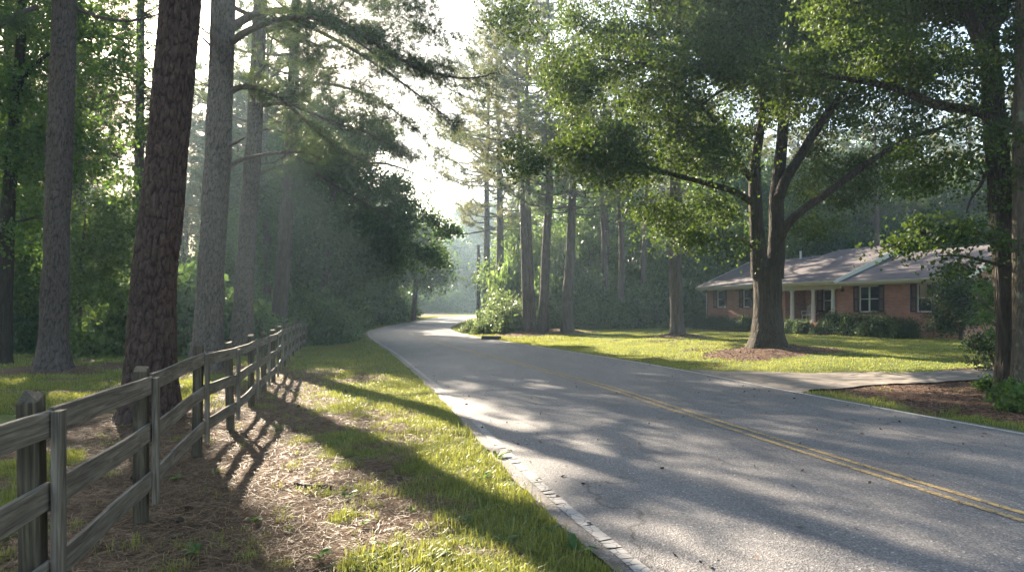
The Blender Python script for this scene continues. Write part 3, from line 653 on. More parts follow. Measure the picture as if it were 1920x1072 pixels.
# dry leaves blown onto the road edges
r = np.random.default_rng(89); i_ = r.integers(0, len(eL), 700); P_ = offs(eL, 0)[i_] + np.c_[np.abs(r.normal(size=700)) * .35 + .02, r.normal(size=700) * .1]; i_ = r.integers(0, len(eR), 900); P2_ = offs(eR, 0)[i_] - np.c_[np.abs(r.normal(size=900)) * .5, r.normal(size=900) * .1]
P_ = np.vstack([P_, P2_, np.c_[r.uniform(0, 9, 160), r.uniform(4, 22, 160)]]); P_ = P_[(P_[:, 1] < 45) & inside(P_[:, 0], P_[:, 1], ROADPOLY)]
V, _ = leaf_geo(np.c_[P_, zf(P_[:, 1]) + .026], .05, r, 2.5); o = link('dead_leaves', make_mesh('dead_leaves', V, [leaf_tri(V, len(P_))], M_MULCH)); tag(o, 'brown dead leaves blown along the edges of the asphalt', 'leaves', kind='stuff')
# broad-leaf weeds in the verge
mb = MB(); r = np.random.default_rng(77); ws = [(1000,905),(955,945),(820,1045),(905,900),(690,985),(600,1050),(470,980),(380,1040),(870,980),(560,1000),(960,1020),(1030,1000),(740,1030),(1075,1040),(655,935),(180,1000),(30,1010),(340,900),(880,870),(820,820),(930,860),(780,960)]
for px, py in ws:
    c = G(px + r.normal() * 8, py); nl = r.integers(5, 10); s = .05 + .10 * r.random()
    for i in range(nl):
        a = r.random() * 6.28; e = .35 + .6 * r.random(); dd_ = np.array([math.cos(a), math.sin(a), 0]); sd = np.array([-math.sin(a), math.cos(a), 0]); l = s * (.7 + .7 * r.random()); w = l * .17
        p = [c + dd_ * l * t_ + np.array([0, 0, l * e * (t_ * 1.6 - t_ * t_ * 1.1) + .01]) for t_ in (0, .35, .7, 1)]
        mb.add([p[0], p[1] + sd * w, p[2] + sd * w * .8, p[3], p[2] - sd * w * .8, p[1] - sd * w], [(0, 1, 4, 5)], [(1, 2, 4), (2, 3, 4)])
tag(link('weeds', mb.mesh('weeds', M_LEAF)), 'broad leaved green weeds among the verge grass', 'weeds', kind='stuff')

# ================================================================== fence
def woodmat(name, ax, c0, c1, c2):
    m, nt, b = mat(name); L = nt.links.new; s = [26, 26, 26]; s[ax] = 1.2
    vec = coords(nt, 'Object', s); oi = nt.nodes.new('ShaderNodeObjectInfo'); va = N(nt, 'ShaderNodeVectorMath', operation='ADD'); L(vec, va.inputs[0])
    cm_ = N(nt, 'ShaderNodeCombineXYZ'); mu = N(nt, 'ShaderNodeMath', operation='MULTIPLY'); L(oi.outputs['Random'], mu.inputs[0]); mu.inputs[1].default_value = 57
    for i in range(3): L(mu.outputs[0], cm_.inputs[i])
    L(cm_.outputs[0], va.inputs[1])
    n1 = noise(nt, va.outputs[0], 1, 5, .6, 1.6); s2 = [5, 5, 5]; s2[ax] = 1.1; n2 = noise(nt, coords(nt, 'Object', s2), 1.2, 4)
    r = ramp(nt, n1, [(.3, c0), (.5, c1), (.7, c2)]); st = ramp(nt, n2, [(.35, .55), (.6, 1.1)])
    c = mixc(nt, 1.0, r.outputs[0], st.outputs[0], 'MULTIPLY')
    kn = N(nt, 'ShaderNodeTexVoronoi'); s3 = [6, 6, 6]; s3[ax] = 2.2; kv = coords(nt, 'Object', s3); L(kv, kn.inputs['Vector']); kn.inputs['Scale'].default_value = .8
    kr = ramp(nt, kn.outputs['Distance'], [(.05, .25), (.12, 1)]); c = mixc(nt, 1.0, c, kr.outputs[0], 'MULTIPLY')
    L(c, b.inputs['Base Color']); b.inputs['Roughness'].default_value = .85; b.inputs['Specular IOR Level'].default_value = .2; bump(nt, b, n1, .55, .006); return m
M_RAIL = woodmat('weathered_rail_wood', 0, (.075, .062, .048), (.155, .132, .105), (.26, .228, .185))
M_POST = woodmat('weathered_post_wood', 2, (.042, .035, .024), (.09, .075, .052), (.16, .135, .095))
FP = [(-1.55,.2),(-2.02,2.1),(-2.25,2.95),(-2.47,3.70),(-3.06,5.86),(-3.72,8.35),(-4.17,10.45),(-4.72,12.75),(-5.33,15.1),(-5.95,17.5),(-6.62,19.9),(-7.25,22.3),(-7.9,24.7),(-8.5,27.1),(-9.1,29.5),(-9.65,31.8),(-10.15,34.0)]
FP = [FP[0], (-2.0, 1.35)] + FP[3:]
fence = tag(link('board_fence', None, None, (FP[2][0], FP[2][1], 0)), 'weathered grey three rail wooden fence running along the grassy verge', 'fence')
fo = np.array([FP[2][0], FP[2][1], 0.]); r = np.random.default_rng(9)
def bevbox(mb, lx, ly, lz, bv=.006, wob=None, ns=1):
    """board along x, chamfered, optionally wavy"""
    xs = np.linspace(-lx / 2, lx / 2, ns + 1); ring = [(-ly/2, -lz/2+bv), (-ly/2+bv, -lz/2), (ly/2-bv, -lz/2), (ly/2, -lz/2+bv), (ly/2, lz/2-bv), (ly/2-bv, lz/2), (-ly/2+bv, lz/2), (-ly/2, lz/2-bv)]
    V = []
    for i, x in enumerate(xs):
        wy, wz = (wob[i] if wob is not None else (0, 0)); V += [(x, a + wy, c + wz) for a, c in ring]
    Qq = [(i * 8 + j, i * 8 + (j + 1) % 8, i * 8 + 8 + (j + 1) % 8, i * 8 + 8 + j) for i in range(ns) for j in range(8)]
    for o_, sgn in ((0, 1), (ns * 8, -1)):
        a = [(0, 1, 2, 3), (0, 3, 4, 7), (7, 4, 5, 6)]; Qq += [tuple(o_ + k for k in (q if sgn < 0 else q[::-1])) for q in a]
    mb.add(V, Qq)
for i in range(len(FP)):
    p = np.array([*FP[i], 0]); z0 = H(p[0], p[1]); q = np.array([*FP[min(i + 1, len(FP) - 1)], 0]) - np.array([*FP[max(0, i - 1)], 0]); ang = math.atan2(q[1], q[0])
    nrm = np.array([math.sin(ang), -math.cos(ang), 0])      # road side
    # post stands behind the rails, batten covers the joint in front
    hp = 1.335 + r.normal() * .02; c = p - nrm * .068 + np.array([math.cos(ang), math.sin(ang), 0]) * (.0)
    mb = MB(); V = []; s = .052
    for zq, tl in ((-.25, 0), (hp - .03, .0)):
        for a, b2 in ((-s, -s), (s, -s), (s, s), (-s, s)):
            V.append((a, b2, zq + (0 if zq < 0 else (.03 * (1 if a > 0 else -.2) + .012 * r.normal()))))
    mb.add(V, [(0, 3, 2, 1), (4, 5, 6, 7), (0, 1, 5, 4), (1, 2, 6, 5), (2, 3, 7, 6), (3, 0, 4, 7)])
    o = link('post', mb.mesh('post', M_POST), fence, (c[0] - fo[0], c[1] - fo[1], z0), ang); o.rotation_euler = (r.normal() * .012, r.normal() * .012, ang)
    bv = o.modifiers.new('bevel', 'BEVEL'); bv.width = .006; bv.segments = 1
    mb = MB(); bevbox(mb, 1.06, .045, .10, .005); e = p + nrm * .045
    o = link('batten', mb.mesh('batten', M_RAIL), fence, (e[0] - fo[0], e[1] - fo[1], z0 + .16 + .53)); o.rotation_euler = (math.pi / 2 * 1, -math.pi / 2, ang)
    # orient: board x -> up
    import mathutils
    Rm = mathutils.Matrix(((0, -nrm[0] * -1, math.cos(ang)), (0, nrm[1], math.sin(ang)), (1, 0, 0)))
    ux = mathutils.Vector((0, 0, 1)); uy = mathutils.Vector(nrm); uz = ux.cross(uy)
    o.rotation_euler = mathutils.Matrix((ux, uy, uz)).transposed().to_euler()
    if i + 1 < len(FP):
        e1 = np.array([*FP[i + 1], 0]); d = e1 - p; ln = np.linalg.norm(d); a2 = math.atan2(d[1], d[0]); z1 = H(e1[0], e1[1]); n2 = np.array([math.sin(a2), -math.cos(a2), 0])
        for zt in (1.17, .765, .36):
            mb = MB(); w = .147 + r.normal() * .003; ph = r.random() * 6; bw = -.009 * r.random()
            bow = [(.006 * math.sin(ph + k * .9), bw * math.sin(math.pi * k / 8) + .002 * math.sin(k * .9 + ph)) for k in range(9)]
            bevbox(mb, ln - .006, .028, w, .004, bow, 8); md = (p + e1) / 2 + n2 * .004
            zz_ = (z0 + z1) / 2 + zt + r.normal() * .008
            o = link('rail', mb.mesh('rail', M_RAIL), fence, (md[0] - fo[0], md[1] - fo[1], zz_), a2); o.rotation_euler = (0, -math.atan2(z1 - z0 + r.normal() * .012, ln), a2)
# ================================================================== house
m, nt, bs = mat('red_brick'); L = nt.links.new
uvn = nt.nodes.new('ShaderNodeUVMap'); br = nt.nodes.new('ShaderNodeTexBrick'); L(uvn.outputs[0], br.inputs['Vector'])
br.inputs['Scale'].default_value = 1; br.inputs['Brick Width'].default_value = .215; br.inputs['Row Height'].default_value = .078; br.inputs['Mortar Size'].default_value = .009; br.inputs['Bias'].default_value = -.1
br.inputs['Color1'].default_value = (.42, .15, .085, 1); br.inputs['Color2'].default_value = (.27, .095, .06, 1); br.inputs['Mortar'].default_value = (.30, .25, .21, 1)
bn = ramp(nt, noise(nt, coords(nt, 'Object'), 1.2, 5), [(.3, .8), (.7, 1.15)]); L(mixc(nt, 1.0, br.outputs[0], bn.outputs[0], 'MULTIPLY'), bs.inputs['Base Color']); bs.inputs['Roughness'].default_value = .9
bump(nt, bs, br.outputs['Fac'], -.5, .01); M_BRICK = m
m, nt, bs = mat('roof_shingles'); L = nt.links.new
uvn = nt.nodes.new('ShaderNodeUVMap'); br = nt.nodes.new('ShaderNodeTexBrick'); L(uvn.outputs[0], br.inputs['Vector'])
br.inputs['Scale'].default_value = 1; br.inputs['Brick Width'].default_value = .3; br.inputs['Row Height'].default_value = .14; br.inputs['Mortar Size'].default_value = .008
br.inputs['Color1'].default_value = (.082, .066, .066, 1); br.inputs['Color2'].default_value = (.055, .045, .048, 1); br.inputs['Mortar'].default_value = (.04, .034, .035, 1)
st = ramp(nt, noise(nt, coords(nt, 'Object', (1, .6, 1)), .9, 6, .65), [(.3, .7), (.7, 1.35)])
L(mixc(nt, 1.0, br.outputs[0], st.outputs[0], 'MULTIPLY'), bs.inputs['Base Color']); bs.inputs['Roughness'].default_value = .92; M_ROOF = m
M_WHITE = simple('white_house_paint', (.56, .54, .49), .5, 3, .08); M_CREAM = simple('cream_soffit_paint', (.56, .53, .42), .6, 3, .08)
M_SHUT = simple('dark_shutter_paint', (.018, .022, .028), .45, 8, .2); M_DARK = simple('dark_interior', (.02, .018, .016), .9, 3, .2)
M_CURT = simple('pale_curtain', (.40, .40, .37), .9, 5, .15); M_STEP = simple('porch_brick_step', (.20, .075, .055), .9, 12, .35, .3)
m, nt, bs = mat('window_glass'); bs.inputs['Base Color'].default_value = (.02, .025, .03, 1); bs.inputs['Roughness'].default_value = .04
tr = nt.nodes.new('ShaderNodeBsdfTransparent'); tr.inputs[0].default_value = (.75, .8, .8, 1); mx = nt.nodes.new('ShaderNodeMixShader'); mx.inputs[0].default_value = .55
nt.links.new(bs.outputs[0], mx.inputs[1]); nt.links.new(tr.outputs[0], mx.inputs[2]); nt.links.new(mx.outputs[0], nt.nodes['Material Output'].inputs[0]); M_GLASS = m
HA = math.atan2(-.92, .386); HX, HYY = 14.4, 51.0
GZ = H(14.4 + .386 * 10, 51 - .92 * 10)
house = tag(link('brick_house', None, None, (HX, HYY, 0), HA), 'single storey red brick ranch house with grey shingle roof and white porch columns', 'house')
hp = lambda name, mb, mt, par=house, **k: link(name, mb.mesh(name, mt, **k), par)
LEN, DEP, FZ, SZ = 19.0, 9.4, 1.08, 3.36
wins = [(1.05, 1.72, 2.02, 3.24), (3.75, 4.42, 2.02, 3.24), (6.2, 6.9, 2.02, 3.24), (13.12, 14.38, 1.70, 3.16), (16.62, 17.45, 1.70, 3.16)]
def wall_face(mb, u0, u1, z0, z1, v, ops, dpt=.14, back=.24):
    us = sorted({u0, u1, *[q for o in ops for q in o[:2]]}); zs = sorted({z0, z1, *[q for o in ops for q in o[2:]]})
    for a, b in zip(us[:-1], us[1:]):
        for c, d in zip(zs[:-1], zs[1:]):
            if any(o[0] <= a and b <= o[1] and o[2] <= c and d <= o[3] for o in ops): continue
            mb.add([(a, v, c), (b, v, c), (b, v, d), (a, v, d)], [(0, 1, 2, 3)])
    for a, b, c, d in ops:
        R1 = [(a, v, c), (b, v, c), (b, v, d), (a, v, d)]; R2 = [(a, v + dpt, c), (b, v + dpt, c), (b, v + dpt, d), (a, v + dpt, d)]
        mb.add(R1 + R2, [(0, 4, 5, 1), (1, 5, 6, 2), (2, 6, 7, 3), (3, 7, 4, 0)])
mb = MB(); B0 = 0.0
wall_face(mb, 0, 7.6, B0, SZ, 0, wins[:3]); wall_face(mb, 11.6, LEN, B0, SZ, 0, wins[3:])
PR = 1.7   # porch recess
pw = [(9.0, 9.9, 1.75, 3.1), (10.35, 11.2, FZ + .004, 3.12)]
wall_face(mb, 7.6, 11.6, B0, SZ, PR, pw)
mb.add([(7.6, 0, B0), (7.6, PR, B0), (7.6, PR, SZ), (7.6, 0, SZ)], [(0, 1, 2, 3)]); mb.add([(11.6, 0, B0), (11.6, PR, B0), (11.6, PR, SZ), (11.6, 0, SZ)], [(3, 2, 1, 0)])
mb.add([(0, 0, B0), (0, DEP, B0), (0, DEP, SZ), (0, 0, SZ)], [(3, 2, 1, 0)]); mb.add([(0, DEP, B0), (LEN, DEP, B0), (LEN, DEP, SZ), (0, DEP, SZ)], [(3, 2, 1, 0)])
# right gable end, window cut in it
gw = (2.55, 3.45, 2.15, 3.15)
for a, b, c, d in ((0, gw[0], B0, SZ), (gw[1], DEP, B0, SZ), (gw[0], gw[1], B0, gw[2]), (gw[0], gw[1], gw[3], SZ)):
    mb.add([(LEN, a, c), (LEN, b, c), (LEN, b, d), (LEN, a, d)], [(0, 1, 2, 3)])
mb.add([(LEN, 0, SZ), (LEN, DEP, SZ), (LEN, DEP / 2, 4.92)], None, [(0, 1, 2)]); mb.add([(0, 0, SZ), (0, DEP - .8, SZ), (0, 4.3, 5.2)], None, [(2, 1, 0)])
a, b, c, d = gw; R1 = [(LEN, a, c), (LEN, b, c), (LEN, b, d), (LEN, a, d)]; R2 = [(LEN - .14, *q[1:]) for q in R1]; mb.add(R1 + R2, [(0, 1, 5, 4), (1, 2, 6, 5), (2, 3, 7, 6), (3, 0, 4, 7)])
hp('wall', mb, M_BRICK, uv=True)
mb = MB(); mb.box(.05, 7.5, .9, .95, .6, SZ - .02); mb.box(11.75, LEN - .5, .9, .95, .6, SZ - .02); mb.box(7.7, 11.5, 2.6, 2.65, .6, SZ - .02); mb.box(LEN - .9, LEN - .85, .5, DEP - .5, .6, SZ - .02)
hp('dark_room_backing', mb, M_DARK)  # near-black sheets behind the windows, the rooms' darkness put into their colour
# roofs (each slab 0.12 thick)
def slab(mb, P, th=.12):
    P = [np.array(p, float) for p in P]; mb.prism([p - [0, 0, th] for p in P], P)
rf = MB(); EV = -.62
zA, zB, zC = 3.54 + .40 * (4.3 - EV), 3.54 + .40 * (5.2 - EV), 3.44 + .36 * (4.7 + .4)
slab(rf, [(-.45, EV, 3.54), (6.3, EV, 3.54), (6.3, 4.3, zA), (-.45, 4.3, zA)]); slab(rf, [(-.45, 4.3, zA), (6.3, 4.3, zA), (6.3, DEP + .4, 3.54 - .1), (-.45, DEP + .4, 3.54 - .1)])
slab(rf, [(6.3, EV, 3.541), (12.05, EV, 3.541), (12.05, 5.2, zB), (7.1, 5.2, zB)]); rf.add([(6.3, EV, 3.54), (7.1, 5.2, zB), (6.3, 4.3, zA)], None, [(0, 1, 2)])
rf.add([(6.3, 4.3, zA), (7.1, 5.2, zB), (6.3, DEP + .4, 3.44)], None, [(0, 1, 2)])
slab(rf, [(7.1, 5.2, zB), (12.05, 5.2, zB), (12.05, DEP + .5, 3.45), (6.3, DEP + .5, 3.45)])
slab(rf, [(12.08, -.42, 3.44), (LEN + .35, -.42, 3.44), (LEN + .35, 4.7, zC), (12.08, 4.7, zC)]); slab(rf, [(12.08, 4.7, zC), (LEN + .35, 4.7, zC), (LEN + .35, DEP + .4, 3.44), (12.08, DEP + .4, 3.44)])
roof = hp('roof', rf, M_ROOF, uv=True)
mb = MB(); mb.tubes([[(4.9, 4.0, 5.2), (4.9, 4.0, 5.85)]], [[.07, .07]], 10); mb.tubes([[(4.9, 4.0, 5.85), (4.9, 4.0, 5.92)]], [[.10, .05]], 10); link('vent_pipe', mb.mesh('vent_pipe', M_WHITE), roof)
mb = MB()   # fascia + rake boards
mb.box(-.47, 12.07, EV - .03, EV - .004, 3.30, 3.52); mb.box(12.1, LEN + .36, -.45, -.424, 3.22, 3.42)
def rake(u, th, v0, z0, v1, z1, hgt=.24, dz=.02): mb.prism([(u, v0, z0 - hgt), (u, v1, z1 - hgt), (u, v1, z1 + dz), (u, v0, z0 + dz)], [(u + th, v0, z0 - hgt), (u + th, v1, z1 - hgt), (u + th, v1, z1 + dz), (u + th, v0, z0 + dz)])
rake(12.053, .03, EV, 3.54, 5.2, zB, .30); rake(12.053, .03, 5.2, zB, DEP + .5, 3.45, .30); rake(LEN + .353, .03, -.42, 3.44, 4.7, zC); rake(LEN + .353, .03, 4.7, zC, DEP + .4, 3.44)
rake(-.485, .03, EV, 3.54, 4.3, zA); hp('fascia', mb, M_CREAM)
mb = MB(); mb.box(-.44, 12.04, EV, -.002, 3.30, 3.335); mb.box(12.1, LEN + .33, -.42, -.002, 3.23, 3.265); mb.box(7.62, 11.58, .002, PR - .002, 3.30, 3.335); mb.box(7.4, 11.9, -.06, .10, 3.05, 3.298)
mb.box(-.02, 7.4, -.04, -.003, 3.262, 3.298); mb.box(11.9, LEN, -.04, -.003, 3.18, 3.228)
hp('soffit', mb, M_CREAM)
def gutter(u0, u1, v, z):
    mb = MB(); mb.prism([(u0, v, z - .11), (u0, v - .10, z - .09), (u0, v - .13, z), (u0, v, z)], [(u1, v, z - .11), (u1, v - .10, z - .09), (u1, v - .13, z), (u1, v, z)]); return mb
g1 = hp('gutter', gutter(-.47, 12.05, EV - .034, 3.50), M_WHITE); hp('gutter', gutter(12.12, LEN + .34, -.455, 3.40), M_WHITE)
mb = MB(); mb.tubes([[(-.05, EV - .08, 3.4), (-.05, -.09, 3.15), (-.05, -.07, 2.9), (-.05, -.07, .5)]], [[.045] * 4], 6); hp('downspout', mb, M_WHITE)
def window(par, u0, u1, z0, z1, v, split=1, blind=True):
    mb = MB(); w = .06; mb.box(u0 + .001, u0 + w, v + .04, v + .11, z0, z1); mb.box(u1 - w, u1 - .001, v + .04, v + .11, z0, z1); mb.box(u0 + w, u1 - w, v + .04, v + .11, z1 - w, z1 - .001); mb.box(u0 + w, u1 - w, v + .04, v + .11, z0 + .001, z0 + w)
    cu = (u0 + u1) / 2; zm = (z0 + z1) / 2
    if split > 1: mb.box(cu - .04, cu + .04, v + .035, v + .105, z0 + w, z1 - w); seg = [(u0 + w, cu - .04), (cu + .04, u1 - w)]
    else: seg = [(u0 + w, u1 - w)]
    for a, b in seg: mb.box(a, b, v + .05, v + .10, zm - .025, zm + .025)
    wn = link('window', mb.mesh('window', M_WHITE), par)
    mb = MB(); mb.box(u0 + w, u1 - w, v + .075, v + .08, z0 + w, z1 - w); link('pane', mb.mesh('pane', M_GLASS), wn)
    mb = MB(); mb.box(u0 - .05, u1 + .05, v - .05, v + .04, z0 - .07, z0 - .002); link('sill', mb.mesh('sill', M_STEP), wn)
    mb = MB(); nS = int((z1 - z0) / .055)
    for i in range(nS):
        z = z0 + .05 + i * .055
        if i > nS * .62 or blind: mb.box(u0 + .07, u1 - .07, v + .125, v + .135, z, z + .045)
    link('blind', mb.mesh('blind', M_CURT), wn)
def shutter(u0, u1, z0, z1, v):
    mb = MB(); mb.box(u0, u0 + .05, v - .045, v - .003, z0, z1); mb.box(u1 - .05, u1, v - .045, v - .003, z0, z1); mb.box(u0 + .05, u1 - .05, v - .044, v - .003, z1 - .07, z1); mb.box(u0 + .05, u1 - .05, v - .044, v - .003, z0, z0 + .07); mb.box(u0 + .05, u1 - .05, v - .044, v - .003, (z0 + z1) / 2 - .03, (z0 + z1) / 2 + .03)
    n = int((z1 - z0) / .06)
    for i in range(n): z = z0 + .07 + i * .06; mb.prism([(u0 + .05, v - .036, z), (u0 + .05, v - .010, z + .035), (u0 + .05, v - .004, z + .035), (u0 + .05, v - .03, z)], [(u1 - .05, v - .036, z), (u1 - .05, v - .010, z + .035), (u1 - .05, v - .004, z + .035), (u1 - .05, v - .03, z)])
    link('shutter', mb.mesh('shutter', M_SHUT), house)
for i, (a, b, c, d) in enumerate(wins):
    window(house, a, b, c, d, 0, 2 if i == 3 else 1, i == 4); sw = .36 if i < 3 else .34
    shutter(a - sw - .01, a - .01, c, d, 0); shutter(b + .01, b + sw + .01, c, d, 0)
window(house, *pw[0], PR); shutter(8.55, 8.98, 1.75, 3.1, PR)
# gable window
mb = MB(); a, b, c, d = gw
for q in ((a, a + .06, c, d), (b - .06, b, c, d), (a + .06, b - .06, d - .06, d), (a + .06, b - .06, c, c + .06), (a + .06, b - .06, (c + d) / 2 - .02, (c + d) / 2 + .02)): mb.box(LEN - .10, LEN - .03, q[0], q[1], q[2], q[3])
wn = hp('window', mb, M_WHITE); mb = MB(); mb.box(LEN - .075, LEN - .07, a + .06, b - .06, c + .06, d - .06); link('pane', mb.mesh('pane', M_GLASS), wn)
# door
mb = MB(); a, b, c, d = pw[1]; v = PR; mb.box(a + .002, a + .07, v - .02, v + .1, c, d - .002); mb.box(b - .07, b - .002, v - .02, v + .1, c, d - .002); mb.box(a + .07, b - .07, v - .02, v + .1, d - .08, d - .002); fr = hp('door_frame', mb, M_WHITE)
mb = MB(); u0, u1 = a + .07, b - .07; mb.box(u0, u0 + .12, v + .02, v + .06, c, d - .08); mb.box(u1 - .12, u1, v + .02, v + .06, c, d - .08); mb.box(u0 + .12, u1 - .12, v + .02, v + .06, c, c + .85); mb.box(u0 + .12, u1 - .12, v + .02, v + .06, d - .22, d - .08)
dr = hp('door', mb, M_WHITE); mb = MB(); mb.box(u0 + .12, u1 - .12, v + .035, v + .045, c + .85, d - .22); link('pane', mb.mesh('pane', M_GLASS), dr); mb = MB(); mb.tubes([[(u0 + .07, v + .02, c + .95), (u0 + .07, v - .03, c + .95), (u0 + .12, v - .035, c + .95)]], [[.018, .018, .014]], 8); link('handle', mb.mesh('handle', M_SHUT), dr)
# porch
mb = MB(); mb.box(7.62, 11.58, -.28, PR - .003, .1, FZ); hp('porch_floor', mb, M_BRICK, uv=True)
mb = MB(); gz = H(*(np.array([HX, HYY]) + np.array([.386, -.92]) * 8.1 + np.array([-.92, -.386]) * 1.2)[:2])
for k in range(4): zt = FZ - .16 * (k + 1) + .001; mb.box(7.5, 8.85, -.29 - .31 * (k + 1), -.283 - (.31 * k), .1, zt)
hp('steps', mb, M_STEP)
mb = MB(); mb.box(9.0, 11.9, -.50, -.285, .1, FZ - .02); hp('porch_footing', mb, M_BRICK, uv=True)
for u in (8.3, 9.97, 11.44):
    mb = MB(); zs = [FZ, FZ + .06, FZ + .061, FZ + .12, FZ + .14, 1.9, 2.93, 2.95, 3.0, 3.001, 3.05]; rs = [.17, .17, .145, .145, .115, .12, .105, .13, .13, .16, .16]
    mb.tubes([[(u, -.12, z) for z in zs]], [rs], 20); hp('column', mb, M_WHITE, smooth_=False)
mb = MB(); mb.box(11.95, 12.09, -.10, -.004, 2.86, 3.04); mb.box(12.0, 12.04, -.16, -.10, 2.97, 3.0); hp('porch_light', mb, M_SHUT)
def local(u, v): return (HX + .386 * u + .92 * v, HYY - .92 * u + .386 * v)
# porch furniture
def chair(u, v, ang, mt, label, rock):
    x, y = local(u, v); o = tag(link('porch_chair', None, None, (x, y, FZ + .002), HA + ang), label, 'chair'); r = np.random.default_rng(3)
    mb = MB(); mb.box(-.27, .27, -.26, .24, .40, .45); link('seat', mb.mesh('seat', mt), o)
    mb = MB()
    for k in range(7): x_ = -.24 + .08 * k; mb.tubes([[(x_, .24, .45), (x_ * .98, .33, .8), (x_ * .9, .38, 1.08 - .12 * (abs(k - 3) / 3) ** 2)]], [[.018] * 3], 5)
    mb.box(-.29, .29, .215, .255, .46, .50); mb.tubes([[(-.28, .36, .93), (0, .4, 1.1), (.28, .36, .93)]], [[.02] * 3], 6); link('backrest', mb.mesh('backrest', mt), o)
    for s in (-1, 1):
        mb = MB(); mb.tubes([[(s * .3, -.26, .66), (s * .31, 0, .68), (s * .3, .3, .7)]], [[.025] * 3], 6); mb.tubes([[(s * .3, -.24, .45), (s * .3, -.25, .66)]], [[.018] * 2], 5); link('armrest', mb.mesh('armrest', mt), o)
        for yy in (-.24, .24): mb = MB(); mb.tubes([[(s * .25, yy * .95, .42), (s * .27, yy, .04 if rock else 0)]], [[.024, .02]], 6); link('leg', mb.mesh('leg', mt), o)
        if rock: mb = MB(); mb.tubes([[(s * .27, yq, .022 + .12 * (yq - .02) ** 2 * 2) for yq in np.linspace(-.42, .5, 8)]], [[.02] * 8], 6); link('rocker', mb.mesh('rocker', mt), o)
chair(8.95, .55, .25, M_WHITE, 'pale wicker chair beside the left porch column', False); chair(9.75, .85, -.5, M_SHUT, 'dark rocking chair under the porch window', True)
x, y = local(9.4, .45); o = tag(link('porch_table', None, None, (x, y, FZ + .002)), 'small round side table between the two porch chairs', 'table')
mb = MB(); mb.tubes([[(0, 0, .50), (0, 0, .53)]], [[.24, .24]], 18); mb.tubes([[(0, 0, .53), (0, 0, .531)]], [[.24, .001]], 18); mb.tubes([[(0, 0, .499), (0, 0, .50)]], [[.001, .24]], 18); link('table_top', mb.mesh('table_top', M_WHITE), o)
for k in range(3): a_ = k * 2.09; mb = MB(); mb.tubes([[(.06 * math.cos(a_), .06 * math.sin(a_), .5), (.2 * math.cos(a_), .2 * math.sin(a_), 0)]], [[.016, .014]], 5); link('leg', mb.mesh('leg', M_WHITE), o)
x, y = local(10.75, -.02 + .35); o = tag(link('planter_pot', None, None, (x, y, FZ + .002)), 'white pot of small pale plants beside the front door', 'pot')
mb = MB(); mb.tubes([[(0, 0, 0), (0, 0, .02), (0, 0, .24), (0, 0, .26), (0, 0, .24), (0, 0, .23)]], [[.001, .11, .16, .17, .14, .001]], 14); link('pot', mb.mesh('pot', M_WHITE), o)
pb = bush_proto(81, .2, .28, M_VINE, 14, 20, .05, .05); q = link('foliage', pb[1], o, (0, 0, .24))

# ================================================================== shrubs by the house
hb = [bush_proto(90 + i, 1., 1., M_BUSH, 120, 95, .075, .12, .2) for i in range(3)]
specs = [(.7, 1.15, .62, 1.25), (1.9, 1.2, .60, 1.1), (3.0, 1.15, .62, 1.2), (4.2, 1.15, .55, .95), (5.2, 1.2, .62, 1.25), (6.6, 1.1, .55, 1.05)]
hl = ['leftmost clipped shrub at the far corner of the brick house', 'lightest rounded shrub below the first window of the house', 'clipped shrub between the first and second window of the house', 'smallest round shrub in front of the second window of the house', 'shrub just left of the big lawn oak trunk against the house', 'round shrub beside the porch steps right of the big oak trunk']
for i, (u, v, s, hgt) in enumerate(specs):
    x, y = local(u, -v); plant(hb[i % 3], x, y, 'shrub', hl[i], 'shrub', 'clipped shrubs along the front of the house', s, i * 1.7, ('stem', 'foliage'), hgt * .85)
for i, (u, v, s, hgt) in enumerate([(9.35, 1.35, .62, 1.05), (10.25, 1.3, .62, 1.05), (11.9, 1.35, .62, 1.25), (12.75, 1.3, .75, 1.45), (13.85, 1.35, .8, 1.45), (14.95, 1.35, .8, 1.4), (15.95, 1.4, .78, 1.35), (16.9, 1.4, .72, 1.25)]):
    x, y = local(u, -v)
    plant(hb[(i + 1) % 3], x, y, 'shrub', ['boxy shrub immediately right of the porch steps', 'boxy shrub in front of the middle porch column', 'shrub in front of the right porch column', 'dark hedge shrub left of the large double window', 'hedge shrub directly under the large double window', 'hedge shrub right of the large double window', 'hedge shrub under the brick between the two right windows', 'last hedge shrub on the right, under the partly hidden window'][i], 'shrub', 'clipped shrubs along the front of the house', s, i * 2.1, ('stem', 'foliage'), hgt * .85)
